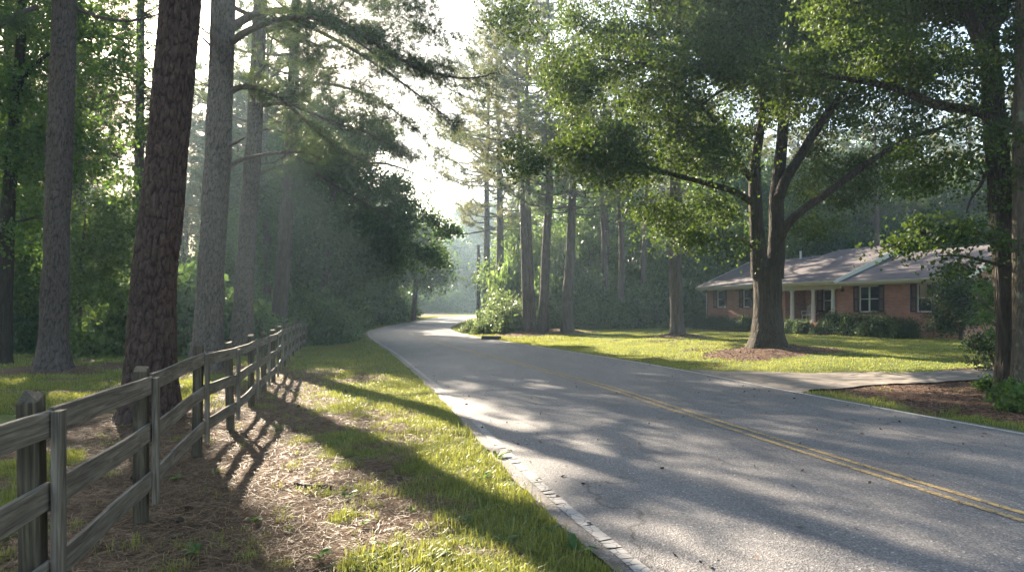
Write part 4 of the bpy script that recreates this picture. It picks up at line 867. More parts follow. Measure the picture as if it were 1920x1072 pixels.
# ================================================================== big lawn oak
def px3(pts, d, dd=None):
    return np.array([W(p[0], p[1], d + (dd * i / (len(pts) - 1) if dd else 0)) for i, p in enumerate(pts)])
def hero(name, label, cat, group=None): return tag(link(name, None), label, cat, group)
def stem(mb, sk, sr, pts, rad, k=14, **kw):
    Qq = trunk_mesh(mb, pts, rad, k, **kw); sk.append(Qq[:, :3]); sr.append(Qq[:, 3]); return Qq
od = OAK[1]; base = OAK + [0, 0, -.15]
oak = hero('oak_tree', 'large spreading oak with a split trunk standing in a mulch mound on the lawn', 'tree'); oak.location = base
tm = MB(); cm = MB(); sk = []; sr = []; r = np.random.default_rng(50)
S_ = F / od
P0 = np.vstack([[base], px3([(1440, 560), (1437, 500)], od)])
stem(tm, sk, sr, P0, [.50, .44, .47], 48, ridges=.035, seed=3, step=.10, flare=.85)
lim = [([(1425, 520), (1421, 450), (1415, 360), (1415, 300), (1425, 250), (1430, 210), (1428, 150), (1440, 60), (1445, -60), (1430, -180)], -.8, [.42, .36, .31, .25, .21, .18, .16, .13, .1, .05]),
       ([(1451, 520), (1457, 450), (1455, 375), (1463, 300), (1472, 200), (1480, 120), (1497, 40), (1503, -60), (1520, -200)], 1.2, [.44, .40, .34, .27, .24, .21, .17, .12, .05]),
       ([(1462, 370), (1472, 335), (1500, 295), (1525, 250), (1560, 200), (1588, 165), (1640, 90), (1680, 20), (1730, -60)], .6, [.26, .26, .22, .2, .17, .15, .11, .08, .04]),
       ([(1462, 450), (1470, 428), (1495, 400), (1540, 370), (1600, 325), (1650, 290), (1710, 255), (1765, 240), (1830, 215)], -1.8, [.2, .22, .19, .17, .15, .13, .1, .07, .03]),
       ([(1416, 385), (1398, 372), (1375, 357), (1330, 345), (1282, 333), (1230, 318), (1170, 300), (1120, 288), (1060, 280)], -2.5, [.16, .16, .15, .13, .12, .1, .08, .06, .03]),
       ([(1416, 350), (1398, 322), (1380, 295), (1358, 252), (1330, 215), (1280, 170), (1230, 140)], -2.0, [.16, .15, .13, .12, .09, .06, .03]),
       ([(1420, 472), (1405, 457), (1380, 445), (1345, 447), (1315, 455)], -1.2, [.09, .08, .06, .04, .02]),
       ([(1428, 170), (1400, 120), (1350, 70), (1300, 20), (1260, -40)], -2.5, [.13, .11, .09, .07, .04]),
       ([(1430, 130), (1440, 128), (1400, 105), (1340, 118), (1280, 130), (1200, 118), (1130, 112)], -3.5, [.1, .1, .09, .08, .06, .05, .03]),
       ([(1470, 180), (1440, 150), (1400, 150), (1350, 170), (1300, 210), (1250, 235)], -3., [.1, .09, .08, .06, .05, .02])]
lo = []
for pts, dv, rad in lim:
    q = px3(pts, od, dv); lo.append(stem(tm, sk, sr, q, [v * .74 for v in rad], 16, ridges=.02, seed=len(lo), step=.25))
SK = np.vstack(sk[1:]); SR = np.concatenate(sr[1:])
def B(px, py, d, rx, rz, ry=None): return (W(px, py, d), (rx, ry or rx, rz))
bl = [B(1240, 130, od - 2, 3.0, 1.5), B(1330, 60, od - 1, 3, 1.6), B(1150, 60, od, 2.4, 1.3), B(1130, 180, od - 1, 2.0, 1.1), B(1090, 275, od - 2, 2.4, .9), B(1200, 290, od - 2, 2.4, 1.1), B(1010, 300, od - 2, 1.3, .7), B(1000, 40, od - 1, 1.2, .6), B(945, 15, od - 1, .8, .35), B(1060, 110, od, 1.1, .6), B(1310, 250, od - 2, 2.4, 1.3),
      B(1400, 130, od - 2.5, 2.8, 1.5), B(1480, 60, od, 3, 1.8), B(1560, 110, od - 1, 2.4, 1.6), B(1640, 60, od, 2.6, 1.7), B(1700, 150, od - 1, 2.0, 1.2), B(1440, -60, od, 5.5, 2.8), B(1250, -60, od, 4.5, 2.4), B(1650, -60, od, 4, 2.5),
      B(1240, 400, od - 1, 1.5, .9), B(1345, 455, od - 1.2, 1.15, .5), B(1320, 385, od - 1, 1.3, .8), B(1560, 330, od + 1, 1.9, 1.1), B(1650, 330, od, 1.7, .9), B(1530, 420, od + 2, 1.2, .6), B(1740, 240, od - 1, 1.8, .9), B(1560, 200, od + 2, 2, 1.2), B(1380, 210, od + 2, 1.9, 1.2), B(1420, -250, od, 5, 3)]
fill_crown(tm, cm, SK, SR, bl, 1550, 190, .108, r, .36, .43)
def inv(mb, o): mb.V = [v - np.array(o)[None] for v in mb.V]; return mb
link('trunk', inv(tm, base).mesh('trunk', M_BARK_OAK, True), oak); link('crown', inv(cm, base).mesh('crown', M_OAK), oak)

# ------------------------------------------------------------------ right edge trees
rb = G(1893, 735); rb[2] -= .1; rd = rb[1]
t_ = hero('roadside_tree', 'dark forked tree with a long limb reaching left at the right edge by the driveway', 'tree'); t_.location = rb
tm = MB(); cm = MB(); sk = []; sr = []; r = np.random.default_rng(51)
stem(tm, sk, sr, np.vstack([[rb], px3([(1895, 640), (1890, 540), (1884, 440), (1872, 320), (1864, 220), (1858, 120), (1855, 0), (1848, -140), (1835, -350), (1830, -600)], rd)]), [.27, .245, .24, .235, .215, .2, .165, .14, .12, .09, .04], 28, ridges=.03, seed=6, step=.10, flare=.3)
for pts, dv, rad in [([(1866, 225), (1845, 212), (1800, 203), (1755, 198), (1715, 180), (1680, 165), (1630, 155), (1570, 145), (1500, 138), (1450, 128)], .8, [.11, .1, .09, .085, .08, .07, .06, .05, .035, .02]),
                     ([(1860, 130), (1842, 85), (1822, 40), (1805, 0), (1780, -70), (1740, -160)], -.5, [.14, .13, .12, .11, .09, .05]),
                     ([(1866, 320), (1850, 318), (1842, 345), (1820, 370), (1812, 400)], -.5, [.04, .035, .03, .02, .01]),
                     ([(1884, 470), (1860, 450), (1820, 430), (1770, 425), (1720, 440), (1670, 462)], -1.8, [.06, .05, .04, .03, .02, .012]),
                     ([(1888, 500), (1850, 490), (1800, 478), (1760, 480)], -1.2, [.04, .03, .02, .01]),
                     ([(1860, 60), (1900, -20), (1960, -100), (2020, -200)], .5, [.1, .08, .06, .03])]:
    stem(tm, sk, sr, px3(pts, rd, dv), rad, 12, ridges=.008, seed=9, step=.15)
bl = [B(1690, 120, rd, 1.1, .5), B(1790, 120, rd, 1.0, .6), B(1600, 90, rd, 1.0, .5), B(1500, 120, rd + .6, .8, .35), B(1780, 280, rd, 1.0, .35), B(1730, 330, rd + .5, .9, .3), B(1900, 180, rd - .5, .9, .7), B(1900, 330, rd - .5, .7, .6),
      B(1770, 430, rd - 1.2, .75, .28), B(1710, 450, rd - 1.5, .5, .2), B(1840, 440, rd - 1, .55, .35), B(1680, 470, rd - 1.6, .28, .12), B(1800, 490, rd - 1.2, .5, .16), B(1750, -30, rd, 2, .9), B(1880, -60, rd, 2, 1.2), B(1700, -300, rd, 3, 2), B(1850, -500, rd, 3, 2.5), B(1620, -10, rd, 1.2, .6)]
fill_crown(tm, cm, np.vstack(sk), np.concatenate(sr), bl, 760, 150, .078, r, .22, .36, -.02)
link('trunk', inv(tm, rb).mesh('trunk', M_BARK_OAK, True), t_); link('crown', inv(cm, rb).mesh('crown', M_OAK), t_)
rb = G(1921, 742); rb[2] -= .1; rd = rb[1]
t_ = hero('mottled_tree', 'tree with a pale mottled trunk cut by the right frame edge', 'tree'); t_.location = rb; tm = MB(); cm = MB(); sk = []; sr = []; r = np.random.default_rng(52)
stem(tm, sk, sr, np.vstack([[rb], px3([(1920, 600), (1918, 450), (1916, 300), (1918, 150), (1920, 0), (1930, -250), (1935, -500)], rd)]), [.19, .165, .16, .15, .14, .125, .08, .04], 24, ridges=.015, seed=16, step=.12, flare=.3)
for pts, dv, rad in [([(1916, 260), (1895, 240), (1870, 235)], -.4, [.03, .02, .01]), ([(1918, 160), (1960, 100), (2020, 30), (2090, -60)], .5, [.07, .05, .04, .02])]: stem(tm, sk, sr, px3(pts, rd, dv), rad, 8, step=.15)
fill_crown(tm, cm, np.vstack(sk), np.concatenate(sr), [B(1960, 60, rd, 1.2, .8), B(1990, -120, rd, 2.2, 1.3), B(1940, -400, rd, 2.5, 2), B(1905, 250, rd - .5, .5, .3)], 200, 90, .09, r, .24, .36)
link('trunk', inv(tm, rb).mesh('trunk', M_BARK_LICHEN, True), t_); link('crown', inv(cm, rb).mesh('crown', M_OAK), t_)

# ------------------------------------------------------------------ hero pines on the left
def hero_pine(label, pxs, widths, d, base, top_h, seed, matl, bark, k, limbs, extra_n, crown_z, spread, needle=M_NEEDLE, nt_=26, low=None, name='pine_tree', step=.05, flare=.35):
    o = hero(name, label, 'pine tree'); o.location = base; tm = MB(); cm = MB(); r = np.random.default_rng(seed)
    pts = px3(pxs, d); pts = np.vstack([[base], pts]); rad = [w * d / F / 2 for w in widths]
    dir_ = unit(pts[-1] - pts[-2]); last = pts[-1]; vis_top = last[2]
    k2 = k; Qv = trunk_mesh(tm, pts, rad, k2, bark, seed, step, flare)
    up = np.array([last + dir_ * s + np.array([0, 0, 0]) for s in np.linspace(0, max(1, top_h - vis_top), 6)]); up = up + np.r_[[[0, 0, 0]], r.normal(size=(5, 3)) * .12]
    Qu = trunk_mesh(tm, up, np.linspace(rad[-1], .06, 6), 14, 0, seed, .6)
    A = np.vstack([Qv, Qu]); A = A[np.argsort(A[:, 2])]
    hz = crown_z + (top_h - crown_z) * np.sort(r.random(extra_n)); az = np.arange(extra_n) * 2.4 + r.random(extra_n) * .8
    b = np.c_[np.interp(hz, A[:, 2], A[:, 0]), np.interp(hz, A[:, 2], A[:, 1]), hz]; f = (hz - crown_z) / (top_h - crown_z)
    ln = spread * (.5 + .5 * np.sin(np.pi * np.clip(.3 + .7 * f, 0, 1))) * (.65 + .5 * r.random(extra_n)); dr_ = unit(np.c_[np.cos(az), np.sin(az), .02 + .4 * f * f])
    pine_limbs(tm, cm, r, b, dr_, ln, .025 + .012 * ln, nt_)
    skl = []; srl = []
    for pts2, dv, r0, tl in limbs:
        q = px3(pts2, d, dv); Qq = trunk_mesh(tm, q, np.linspace(r0, .018, len(pts2)), 12, 0, seed, .15, ridges=.006); skl.append(Qq[:, :3]); srl.append(Qq[:, 3])
        if tl:
            n = len(Qq); idx = np.linspace(0, n - 1, 14).astype(int); PP = Qq[idx, :3][None]; Lg = np.sum(np.linalg.norm(np.diff(PP[0], axis=0), axis=1))
            pine_foliage(tm, cm, r, PP, np.array([Lg * tl[0]]), 28, .2, .013, 13, tl[1], .16, tl[2])
    if low is not None:
        fill_pine(tm, cm, np.vstack([A[:, :3]] + skl), np.concatenate([A[:, 3]] + srl), [(W(b[0], b[1], d + b[2]), (b[3], b[3], b[4])) for b in low[1]], low[0], r)
    link('trunk', plates(tm, inv(tm, base).mesh('trunk', matl, True)), o); link('crown', inv(cm, base).mesh('crown', needle), o); return o
g0 = lambda x, y: np.array([x, y, H(x, y) - .1])
b4 = g0((281 - 960) / F * 11.2, 11.2)
hero_pine('nearest thick pine with deeply plated dark red bark right behind the wooden fence', [(284, 700), (287, 600), (292, 500), (305, 380), (318, 255), (330, 120), (339, 0), (350, -200)], [98, 88, 82, 76, 73, 73, 70, 70, 66], 11.2, b4, 19, 61, M_BARK_RED, .022, 120, [], 20, 11.5, 4.2, step=.045, flare=.30)
b2 = g0((98 - 960) / F * 20.5, 20.5); MOUNDS
hero_pine('thick straight pine in the wood at far left, right of the dark leafy trunk', [(100, 640), (104, 536), (108, 400), (115, 200), (122, 0), (128, -200)], [56, 47, 44, 41, 39, 38, 36], 20.5, b2, 22, 62, M_BARK_PLATE, .020, 90, [([(68, 15), (40, 22), (10, 45), (-30, 70)], -2, .07, (1.0, 14, .3))], 26, 10.5, 4.5, step=.07)
b5 = g0((388 - 960) / F * 21.5, 21.5)
hero_pine('grey straight pine second behind the fence with long arching limbs over the verge', [(390, 620), (394, 540), (402, 400), (411, 250), (415, 120), (420, 0), (424, -150)], [58, 50, 45, 45, 44, 42, 40, 38], 21.5, b5, 23, 63, M_BARK_PLATE, .018, 90,
          [([(436, 52), (455, 38), (490, 22), (540, 19), (590, 22), (640, 40), (700, 80), (760, 118), (820, 140), (880, 150), (935, 135)], 1, .13, (.33, 42, .25)),
           ([(436, 78), (460, 60), (500, 42), (560, 30), (620, 40), (680, 85), (740, 130)], -3, .11, (.35, 26, .3)),
           ([(432, 172), (450, 163), (480, 163), (515, 178), (540, 195), (565, 220), (600, 250), (640, 285), (690, 300)], 1, .09, (.4, 30, .2)),
           ([(430, 275), (460, 258)], -1, .04, None), ([(430, 312), (450, 300), (490, 290), (540, 286), (580, 285), (600, 298)], 0, .07, (.35, 8, .75)),
           ([(398, 90), (372, 62)], 0, .04, None)], 18, 11.0, 4.6, low=(180, [(930, 140, 1, .6, .25), (850, 85, 1, .8, .3), (790, 60, 1, .9, .35), (680, 60, 1, 1.2, .5), (590, 110, .5, 1., .4), (500, 165, .3, 1.0, .35), (560, 170, .6, .8, .35), (700, 75, .8, 1.3, .5), (810, 120, 1, 1.2, .45), (890, 160, 1, .8, .45), (640, 20, 0, 1.5, .5), (600, 270, .8, .8, .3), (560, 40, -1, 1.2, .4), (760, 20, .5, 1.1, .5)]))
b6 = g0((452 - 960) / F * 27.5, 27.5)
hero_pine('slimmer pine third behind the fence standing between two grey pines', [(455, 600), (460, 500), (468, 380), (477, 250), (483, 120), (489, 0), (494, -150)], [42, 36, 31, 30, 27, 25, 22, 20], 27.5, b6, 23, 64, M_BARK_PLATE, .014, 56,
          [([(490, 165), (505, 150), (540, 118)], 1, .06, (.6, 8, .3)), ([(484, 245), (503, 243)], -1, .04, None), ([(482, 330), (520, 310), (560, 305)], 1, .05, (.5, 6, .3)),
           ([(488, 60), (560, 40), (640, 80), (720, 130), (800, 190), (850, 230)], 3, .10, (.35, 46, .3)), ([(478, 200), (540, 190), (620, 230), (700, 250), (760, 300)], 3, .09, (.35, 40, .35))], 16, 10.5, 4.6, nt_=24, low=(280, [(500, 30, 1, 1.4, .6), (660, 160, 2, 1.8, .6), (580, 290, 1, 1.4, .5), (680, 20, 3, 2.2, .9), (620, 90, 2, 2.2, .8), (720, 110, 3, 1.9, .8), (760, 40, 3, 1.8, .8), (620, 210, 2, 1.8, .7), (720, 220, 3, 1.9, .8), (800, 190, 3, 1.2, .6), (560, 140, 0, 1.4, .5), (540, 250, 1, 1.2, .5), (700, -40, 3, 2.2, 1), (845, 235, 3, .8, .4)]))
b7 = g0((522 - 960) / F * 36, 36)
hero_pine('farthest of the row of grey pines, near the far end of the wooden fence', [(526, 560), (532, 480), (541, 340), (548, 200), (553, 60), (556, -80)], [30, 28, 25, 22, 20, 18, 14], 36, b7, 22, 65, M_BARK_PINE, 0, 18,
          [([(552, 230), (600, 220), (660, 250), (720, 265)], 2, .09, (.4, 24, .3)), ([(545, 300), (600, 330), (680, 380), (740, 410)], 1, .09, (.4, 26, .3)), ([(550, 150), (640, 160), (720, 190), (800, 260)], 2, .1, (.36, 40, .25))], 20, 9.5, 5.0, nt_=24, low=(330, [(840, 260, 3, 1.4, .5), (780, 140, 3, 2.2, .8), (700, 180, 2, 2.4, .8), (610, 330, -1, 1.8, .7), (640, 440, -2, 1.8, .7), (640, 290, 1, 2.6, 1.0), (720, 290, 2, 2.4, 1.0), (800, 300, 2, 1.6, .7), (700, 370, 1, 2.4, .9), (620, 380, 0, 2.4, .9), (770, 360, 2, 1.6, .6), (560, 320, 0, 2, .8), (760, 230, 2, 2, .8), (820, 345, 2, 1, .4), (600, 200, 0, 2.2, .9)]))
b3 = g0((258 - 960) / F * 34, 34)
hero_pine('slender pale pine in the mist between the two thick left trunks', [(256, 560), (258, 440), (261, 300), (263, 150), (264, 0), (265, -150)], [26, 22, 19, 17, 15, 14, 12], 34, b3, 19, 66, M_BARK_PINE, 0, 14,
          [([(263, 35), (280, 25), (300, 15)], 1, .05, None), ([(256, 125), (235, 95), (215, 75)], 1, .05, (.4, 4, .6)), ([(256, 145), (232, 125), (205, 110)], -1, .05, None), ([(257, 195), (245, 160), (232, 128)], 1, .04, None), ([(270, 200), (285, 188), (290, 160)], 1, .04, (.5, 3, .6))], 16, 11, 3)
# ------------------------------------------------------------------ leafy trees at the left edge
def hero_leafy(name, label, base, pxs, rad, d, limbs, blobs, ncl, lper, ls, lm, bm, seed, spread=.4, gap=.37, group=None):
    o = hero(name, label, 'tree', group); o.location = base; tm = MB(); cm = MB(); r = np.random.default_rng(seed); sk = []; sr = []
    stem(tm, sk, sr, np.vstack([[base], px3(pxs, d)]), [rad[0]] + rad, 14, ridges=.01, seed=seed, step=.25, flare=.3)
    for pts, dv, rr_ in limbs: stem(tm, sk, sr, px3(pts, d, dv), list(np.linspace(rr_, .015, len(pts))), 8, step=.3)
    fill_crown(tm, cm, np.vstack(sk), np.concatenate(sr), [(W(b[0], b[1], d + b[2]), (b[3], b[3], b[4])) for b in blobs], ncl, lper, ls, r, spread, gap)
    link('trunk', inv(tm, base).mesh('trunk', bm, True), o); link('crown', inv(cm, base).mesh('crown', lm), o)
def gb(px, d): x = (px - 960) / F * d; return g0(x, d)
hero_leafy('leafy_tree', 'dark leaning leafy trunk at the far left edge of the photo', gb(6, 23.5), [(8, 560), (14, 400), (26, 250), (38, 100), (42, 0), (45, -200), (50, -400)], [.26, .22, .2, .17, .14, .12, .08, .04], 23.5,
           [([(20, 420), (70, 405), (120, 420)], -1, .06), ([(38, 150), (100, 90), (180, 60)], 1, .08), ([(26, 260), (90, 230), (170, 250)], 1, .08), ([(30, 220), (-60, 150), (-150, 100)], 1, .08)],
           [(60, 60, 0, 2.2, 1.5), (20, 200, 0, 2.4, 1.6), (160, 120, 1, 1.9, 1.2), (190, 60, 2, 1.5, .9), (180, 240, 1, 1.8, 1.1), (60, 320, 0, 2., 1.1), (-80, 250, 0, 3, 2.5), (190, 330, 2, 1.4, .6), (50, -80, 0, 4, 2), (40, 430, 0, 1.6, .8), (100, -200, 0, 4, 2.5)], 620, 75, .14, M_LEAF, M_BARK_OAK, 71)
hero_leafy('leafy_tree', 'small bright yellow green understory tree low between the two thick left pines', gb(150, 29), [(150, 560), (155, 470), (160, 400)], [.09, .07, .05, .03], 29,
           [([(150, 520), (200, 470), (240, 430)], 1, .04)], [(200, 400, 0, 1.7, .9), (215, 470, 0, 1.7, .9), (170, 520, 0, 1.4, .8), (240, 440, 1, 1.1, .8), (140, 450, 1, 1.3, 1), (225, 545, -1, 1.3, .5)], 210, 60, .15, M_LEAF_YL, M_BARK_FAR, 72)
hero_leafy('leafy_tree', 'bright leafy sapling crown low at the far left beside the dark leaning trunk', gb(30, 31), [(30, 560), (35, 470), (40, 380)], [.1, .08, .06, .03], 31,
           [], [(30, 470, 0, 1.8, 1.2), (60, 400, 0, 1.6, 1), (50, 550, 0, 1.8, .9), (110, 560, 1, 1.3, .7)], 170, 60, .16, M_LEAF, M_BARK_FAR, 73)

# ------------------------------------------------------------------ dark broadleaf masses left of the road
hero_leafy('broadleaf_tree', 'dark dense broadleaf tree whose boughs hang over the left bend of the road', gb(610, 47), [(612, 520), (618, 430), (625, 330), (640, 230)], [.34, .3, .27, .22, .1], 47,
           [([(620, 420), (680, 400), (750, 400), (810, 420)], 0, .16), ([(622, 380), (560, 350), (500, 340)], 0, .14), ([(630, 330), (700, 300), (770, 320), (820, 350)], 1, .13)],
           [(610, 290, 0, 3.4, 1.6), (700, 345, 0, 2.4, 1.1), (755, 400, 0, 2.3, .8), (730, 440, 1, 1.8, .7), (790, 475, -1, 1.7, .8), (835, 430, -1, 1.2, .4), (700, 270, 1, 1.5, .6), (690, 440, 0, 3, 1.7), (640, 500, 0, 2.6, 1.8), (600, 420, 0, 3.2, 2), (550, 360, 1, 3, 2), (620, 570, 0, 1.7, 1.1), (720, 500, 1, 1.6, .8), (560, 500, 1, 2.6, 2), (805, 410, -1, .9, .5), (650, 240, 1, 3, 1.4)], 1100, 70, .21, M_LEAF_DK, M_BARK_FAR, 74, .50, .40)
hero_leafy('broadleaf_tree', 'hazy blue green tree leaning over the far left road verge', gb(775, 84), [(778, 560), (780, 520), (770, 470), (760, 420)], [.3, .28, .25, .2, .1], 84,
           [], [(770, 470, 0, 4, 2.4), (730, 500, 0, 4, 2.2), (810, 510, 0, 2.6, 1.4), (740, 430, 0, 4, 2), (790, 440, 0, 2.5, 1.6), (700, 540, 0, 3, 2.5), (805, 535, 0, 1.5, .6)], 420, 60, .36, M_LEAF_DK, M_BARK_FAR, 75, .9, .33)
# ------------------------------------------------------------------ prototypes
mk = pine_proto
PP1 = mk(101, 23, 11, 4.6, .30, M_NEEDLE, .32, .030, 9, 40, 24); PP2 = mk(102, 25, 10, 4.8, .33, M_NEEDLE_W, .32, .030, 9, 46, 24); PP3 = mk(103, 21, 12, 3.8, .27, M_NEEDLE, .32, .034, 8, 34, 22); PP4 = mk(104, 24, 7.5, 5.2, .34, M_NEEDLE_W, .32, .030, 9, 54, 24)
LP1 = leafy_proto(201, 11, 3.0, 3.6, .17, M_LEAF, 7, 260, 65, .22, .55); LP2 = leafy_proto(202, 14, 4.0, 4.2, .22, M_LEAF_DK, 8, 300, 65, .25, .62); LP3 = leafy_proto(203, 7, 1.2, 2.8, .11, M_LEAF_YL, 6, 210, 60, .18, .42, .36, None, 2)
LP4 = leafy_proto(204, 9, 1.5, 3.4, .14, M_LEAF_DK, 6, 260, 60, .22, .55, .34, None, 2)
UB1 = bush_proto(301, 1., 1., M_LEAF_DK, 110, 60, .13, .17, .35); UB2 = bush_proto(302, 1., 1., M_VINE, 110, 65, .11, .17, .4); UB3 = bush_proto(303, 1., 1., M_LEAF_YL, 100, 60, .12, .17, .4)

# right-hand row of pines beside the lawn
def rowpine(px, py0, d, proto, s, label, lean=None, name='pine_tree', dz=-.1, rz=0.):
    x = (px - 960) / F * d; o = link(name, None, None, (x, d, H(x, d) + dz), rz, s); tag(o, label, 'pine tree', 'pines beside the lawn')
    if lean: o.rotation_euler = (lean[1], lean[0], rz)
    link('trunk', proto[0], o); link('crown', proto[1], o); return o
def mkp(seed, h_, clear, sp, r0, nd, lean, nlimb=40, **kw): return pine_proto(seed, h_, clear, sp, r0, nd, .26, .022, 11, nlimb, 26, 0, M_BARK_PINE, lean, 12)
rowpine(988, 0, 46.5, mkp(111, 22, 9.5, 4.2, .27, M_NEEDLE_W, (-.035, 0), 46), 1, 'left slim pine of the close pair beside the road bend')
rowpine(1000, 0, 47.5, mkp(112, 23, 10, 4.0, .26, M_NEEDLE, (-.005, 0), 44), 1, 'right slim pine of the close pair beside the road bend')
rowpine(1017, 0, 45.5, mkp(113, 24, 10, 4.6, .33, M_NEEDLE_W, (.006, 0), 50), 1, 'thickest straight pine on the straw bed, right of the close pair')
p5 = mkp(114, 17, 7.6, 4.8, .36, M_NEEDLE, (.045, 0), 44); rowpine(1064, 0, 44.5, p5, 1, 'leaning pine with forked spreading limbs at the left edge of the lawn')
rowpine(937, 0, 60, mkp(115, 25, 8.5, 5.6, .36, M_NEEDLE_W, (.002, 0), 62), 1, 'tall vine wrapped pine rising from the bushes behind the utility pole')
rowpine(912, 0, 67, mkp(116, 27, 9, 7.0, .36, M_NEEDLE_W, (.0, 0), 50), 1, 'faint pine beyond the utility pole, left of the vine wrapped pine'); rowpine(1160, 0, 52, PP3, (1, 1, .9), 'dim shaded pine in the wood behind the lawn, right of the leaning pine'); rowpine(1203, 0, 56, PP1, (.9, .9, .85), 'dim pine behind the lawn, just left of the single lawn pine', (.03, 0)); rowpine(1135, 0, 60, PP3, (.9, .9, 1), 'slender far pine trunk between the leaning pine and the dim pair')
# single lawn pine
hero_pine('single straight pine in a straw mound on the lawn left of the oak', [(1268, 560), (1266, 480), (1265, 400), (1266, 300), (1272, 180), (1275, 50), (1278, -100)], [27, 24, 23, 21, 19, 17, 15, 12], P9[1], P9 - [0, 0, .1], 21, 67, M_BARK_PINE, .012, 36, [], 34, 8.5, 4.4, M_NEEDLE_W, 26, name='pine_tree', step=.12)

# ------------------------------------------------------------------ forest
def road_d(x, y): return min(float(dist_poly([x], [y], LE)[0]), float(dist_poly([x], [y], RE)[0]))
def in_road(x, y): return bool(inside(np.array([x]), np.array([y]), ROADPOLY)[0])
r = np.random.default_rng(400); placed = []
def try_place(x, y, md):
    if in_road(x, y) or road_d(x, y) < 4: return False
    for q in placed:
        if (q[0] - x) ** 2 + (q[1] - y) ** 2 < md * md: return False
    placed.append((x, y)); return True
LBL = {'pine': ('tall slender pine in the misty wood', 'pine tree'), 'leaf': ('leafy woodland tree among the pines', 'tree'), 'bush': ('wild undergrowth bush at the wood edge', 'bush')}
def put(kind, proto, x, y, s, sz, grp, where):
    nm = {'pine': 'pine_tree', 'leaf': 'woodland_tree', 'bush': 'wild_bush'}[kind]
    lb = LBL[kind][0] + ' ' + where; plant(proto, x, y, nm, lb, LBL[kind][1], grp, s, None, ('stem', 'foliage') if kind == 'bush' else ('trunk', 'crown'), sz)
# left wood
n = 0
for _ in range(3000):
    y = 29 + 75 * r.random() ** 1.1; px = -60 + 640 * r.random(); x = (px - 960) / F * y
    if x > -13.5 - .05 * y: continue
    if 320 < px < 560 and y < 52: continue
    gap = (170 < px < 300) or (370 < px < 400)
    if n < 78 and try_place(x, y, 3.4):
        if r.random() < (.62 if not gap else .4):
            if gap and y < 60: continue
            put('pine', [PP1, PP2, PP3, PP1][r.integers(4)], x, y, .8 + .3 * r.random(), .75 + .25 * r.random() - (.25 if gap else 0), 'pines in the left wood', 'behind the fence')
        else:
            s = .75 + .5 * r.random(); put('leaf', [LP1, LP2, LP4, LP3][r.integers(4)], x, y, s, s * (.7 if gap else 1), 'leafy trees in the left wood', 'behind the fence')
        n += 1
# undergrowth at wood edge left
for i in range(46):
    y = 29 + 12 * r.random(); px = -30 + 640 * i / 46 + r.normal() * 6; x = (px - 960) / F * y
    if x > -11.5: x = -11.5 - r.random() * 2
    s = 1.2 + 1.0 * r.random(); put('bush', [UB1, UB1, UB3][r.integers(3)], x, y, s, s * (.8 + .5 * r.random()), 'undergrowth of the left wood', 'behind the fence')
# roadside left mass
for px, d, s, pr in [(600, 37, 1.5, UB1), (622, 40, 1.7, UB1), (640, 44, 1.8, UB1), (560, 40, 2, UB1), (655, 50, 2.2, UB1), (668, 56, 2.4, UB1), (690, 62, 2.8, UB1), (640, 54, 2.5, UB1), (712, 72, 2.8, UB1), (735, 80, 3.0, UB1), (755, 92, 3.0, UB3), (700, 75, 3, UB1), (590, 45, 2.4, UB1)]:
    x = (px - 960) / F * d
    while in_road(x, d) or road_d(x, d) < s * .8 + 1.2: x -= .4
    plant(pr, x, d, 'wild_bush', 'dark roadside bush under the trees along the left verge past the fence', 'bush', 'bushes along the left verge', s, None, ('stem', 'foliage'), s * 1.15)
for px, d, s, pr in [(560, 52, 1.1, LP2), (520, 50, .9, LP1), (470, 52, .9, LP1), (585, 60, 1.2, LP2), (650, 66, .8, LP2), (690, 72, .8, LP4), (690, 92, .85, LP2), (730, 104, .85, LP2), (640, 84, .9, LP2)]:
    x = (px - 960) / F * d
    while in_road(x, d) or road_d(x, d) < 4.5: x -= .4
    placed.append((x, d)); plant(pr, x, d, 'broadleaf_tree', 'dense shadowy broadleaf tree of the left wood beyond the pine row', 'tree', 'shadowy trees left of the road', s)
for px, d, s, pr in [(560, 54, 1.0, PP1), (640, 60, .95, PP3), (500, 48, .95, PP1), (500, 62, .9, PP3)]:
    x = (px - 960) / F * d
    while road_d(x, d) < 5: x -= .4
    plant(pr, x, d, 'pine_tree', 'tall dark pine above the shadowy trees left of the road', 'pine tree', 'dark pines left of the road', s)
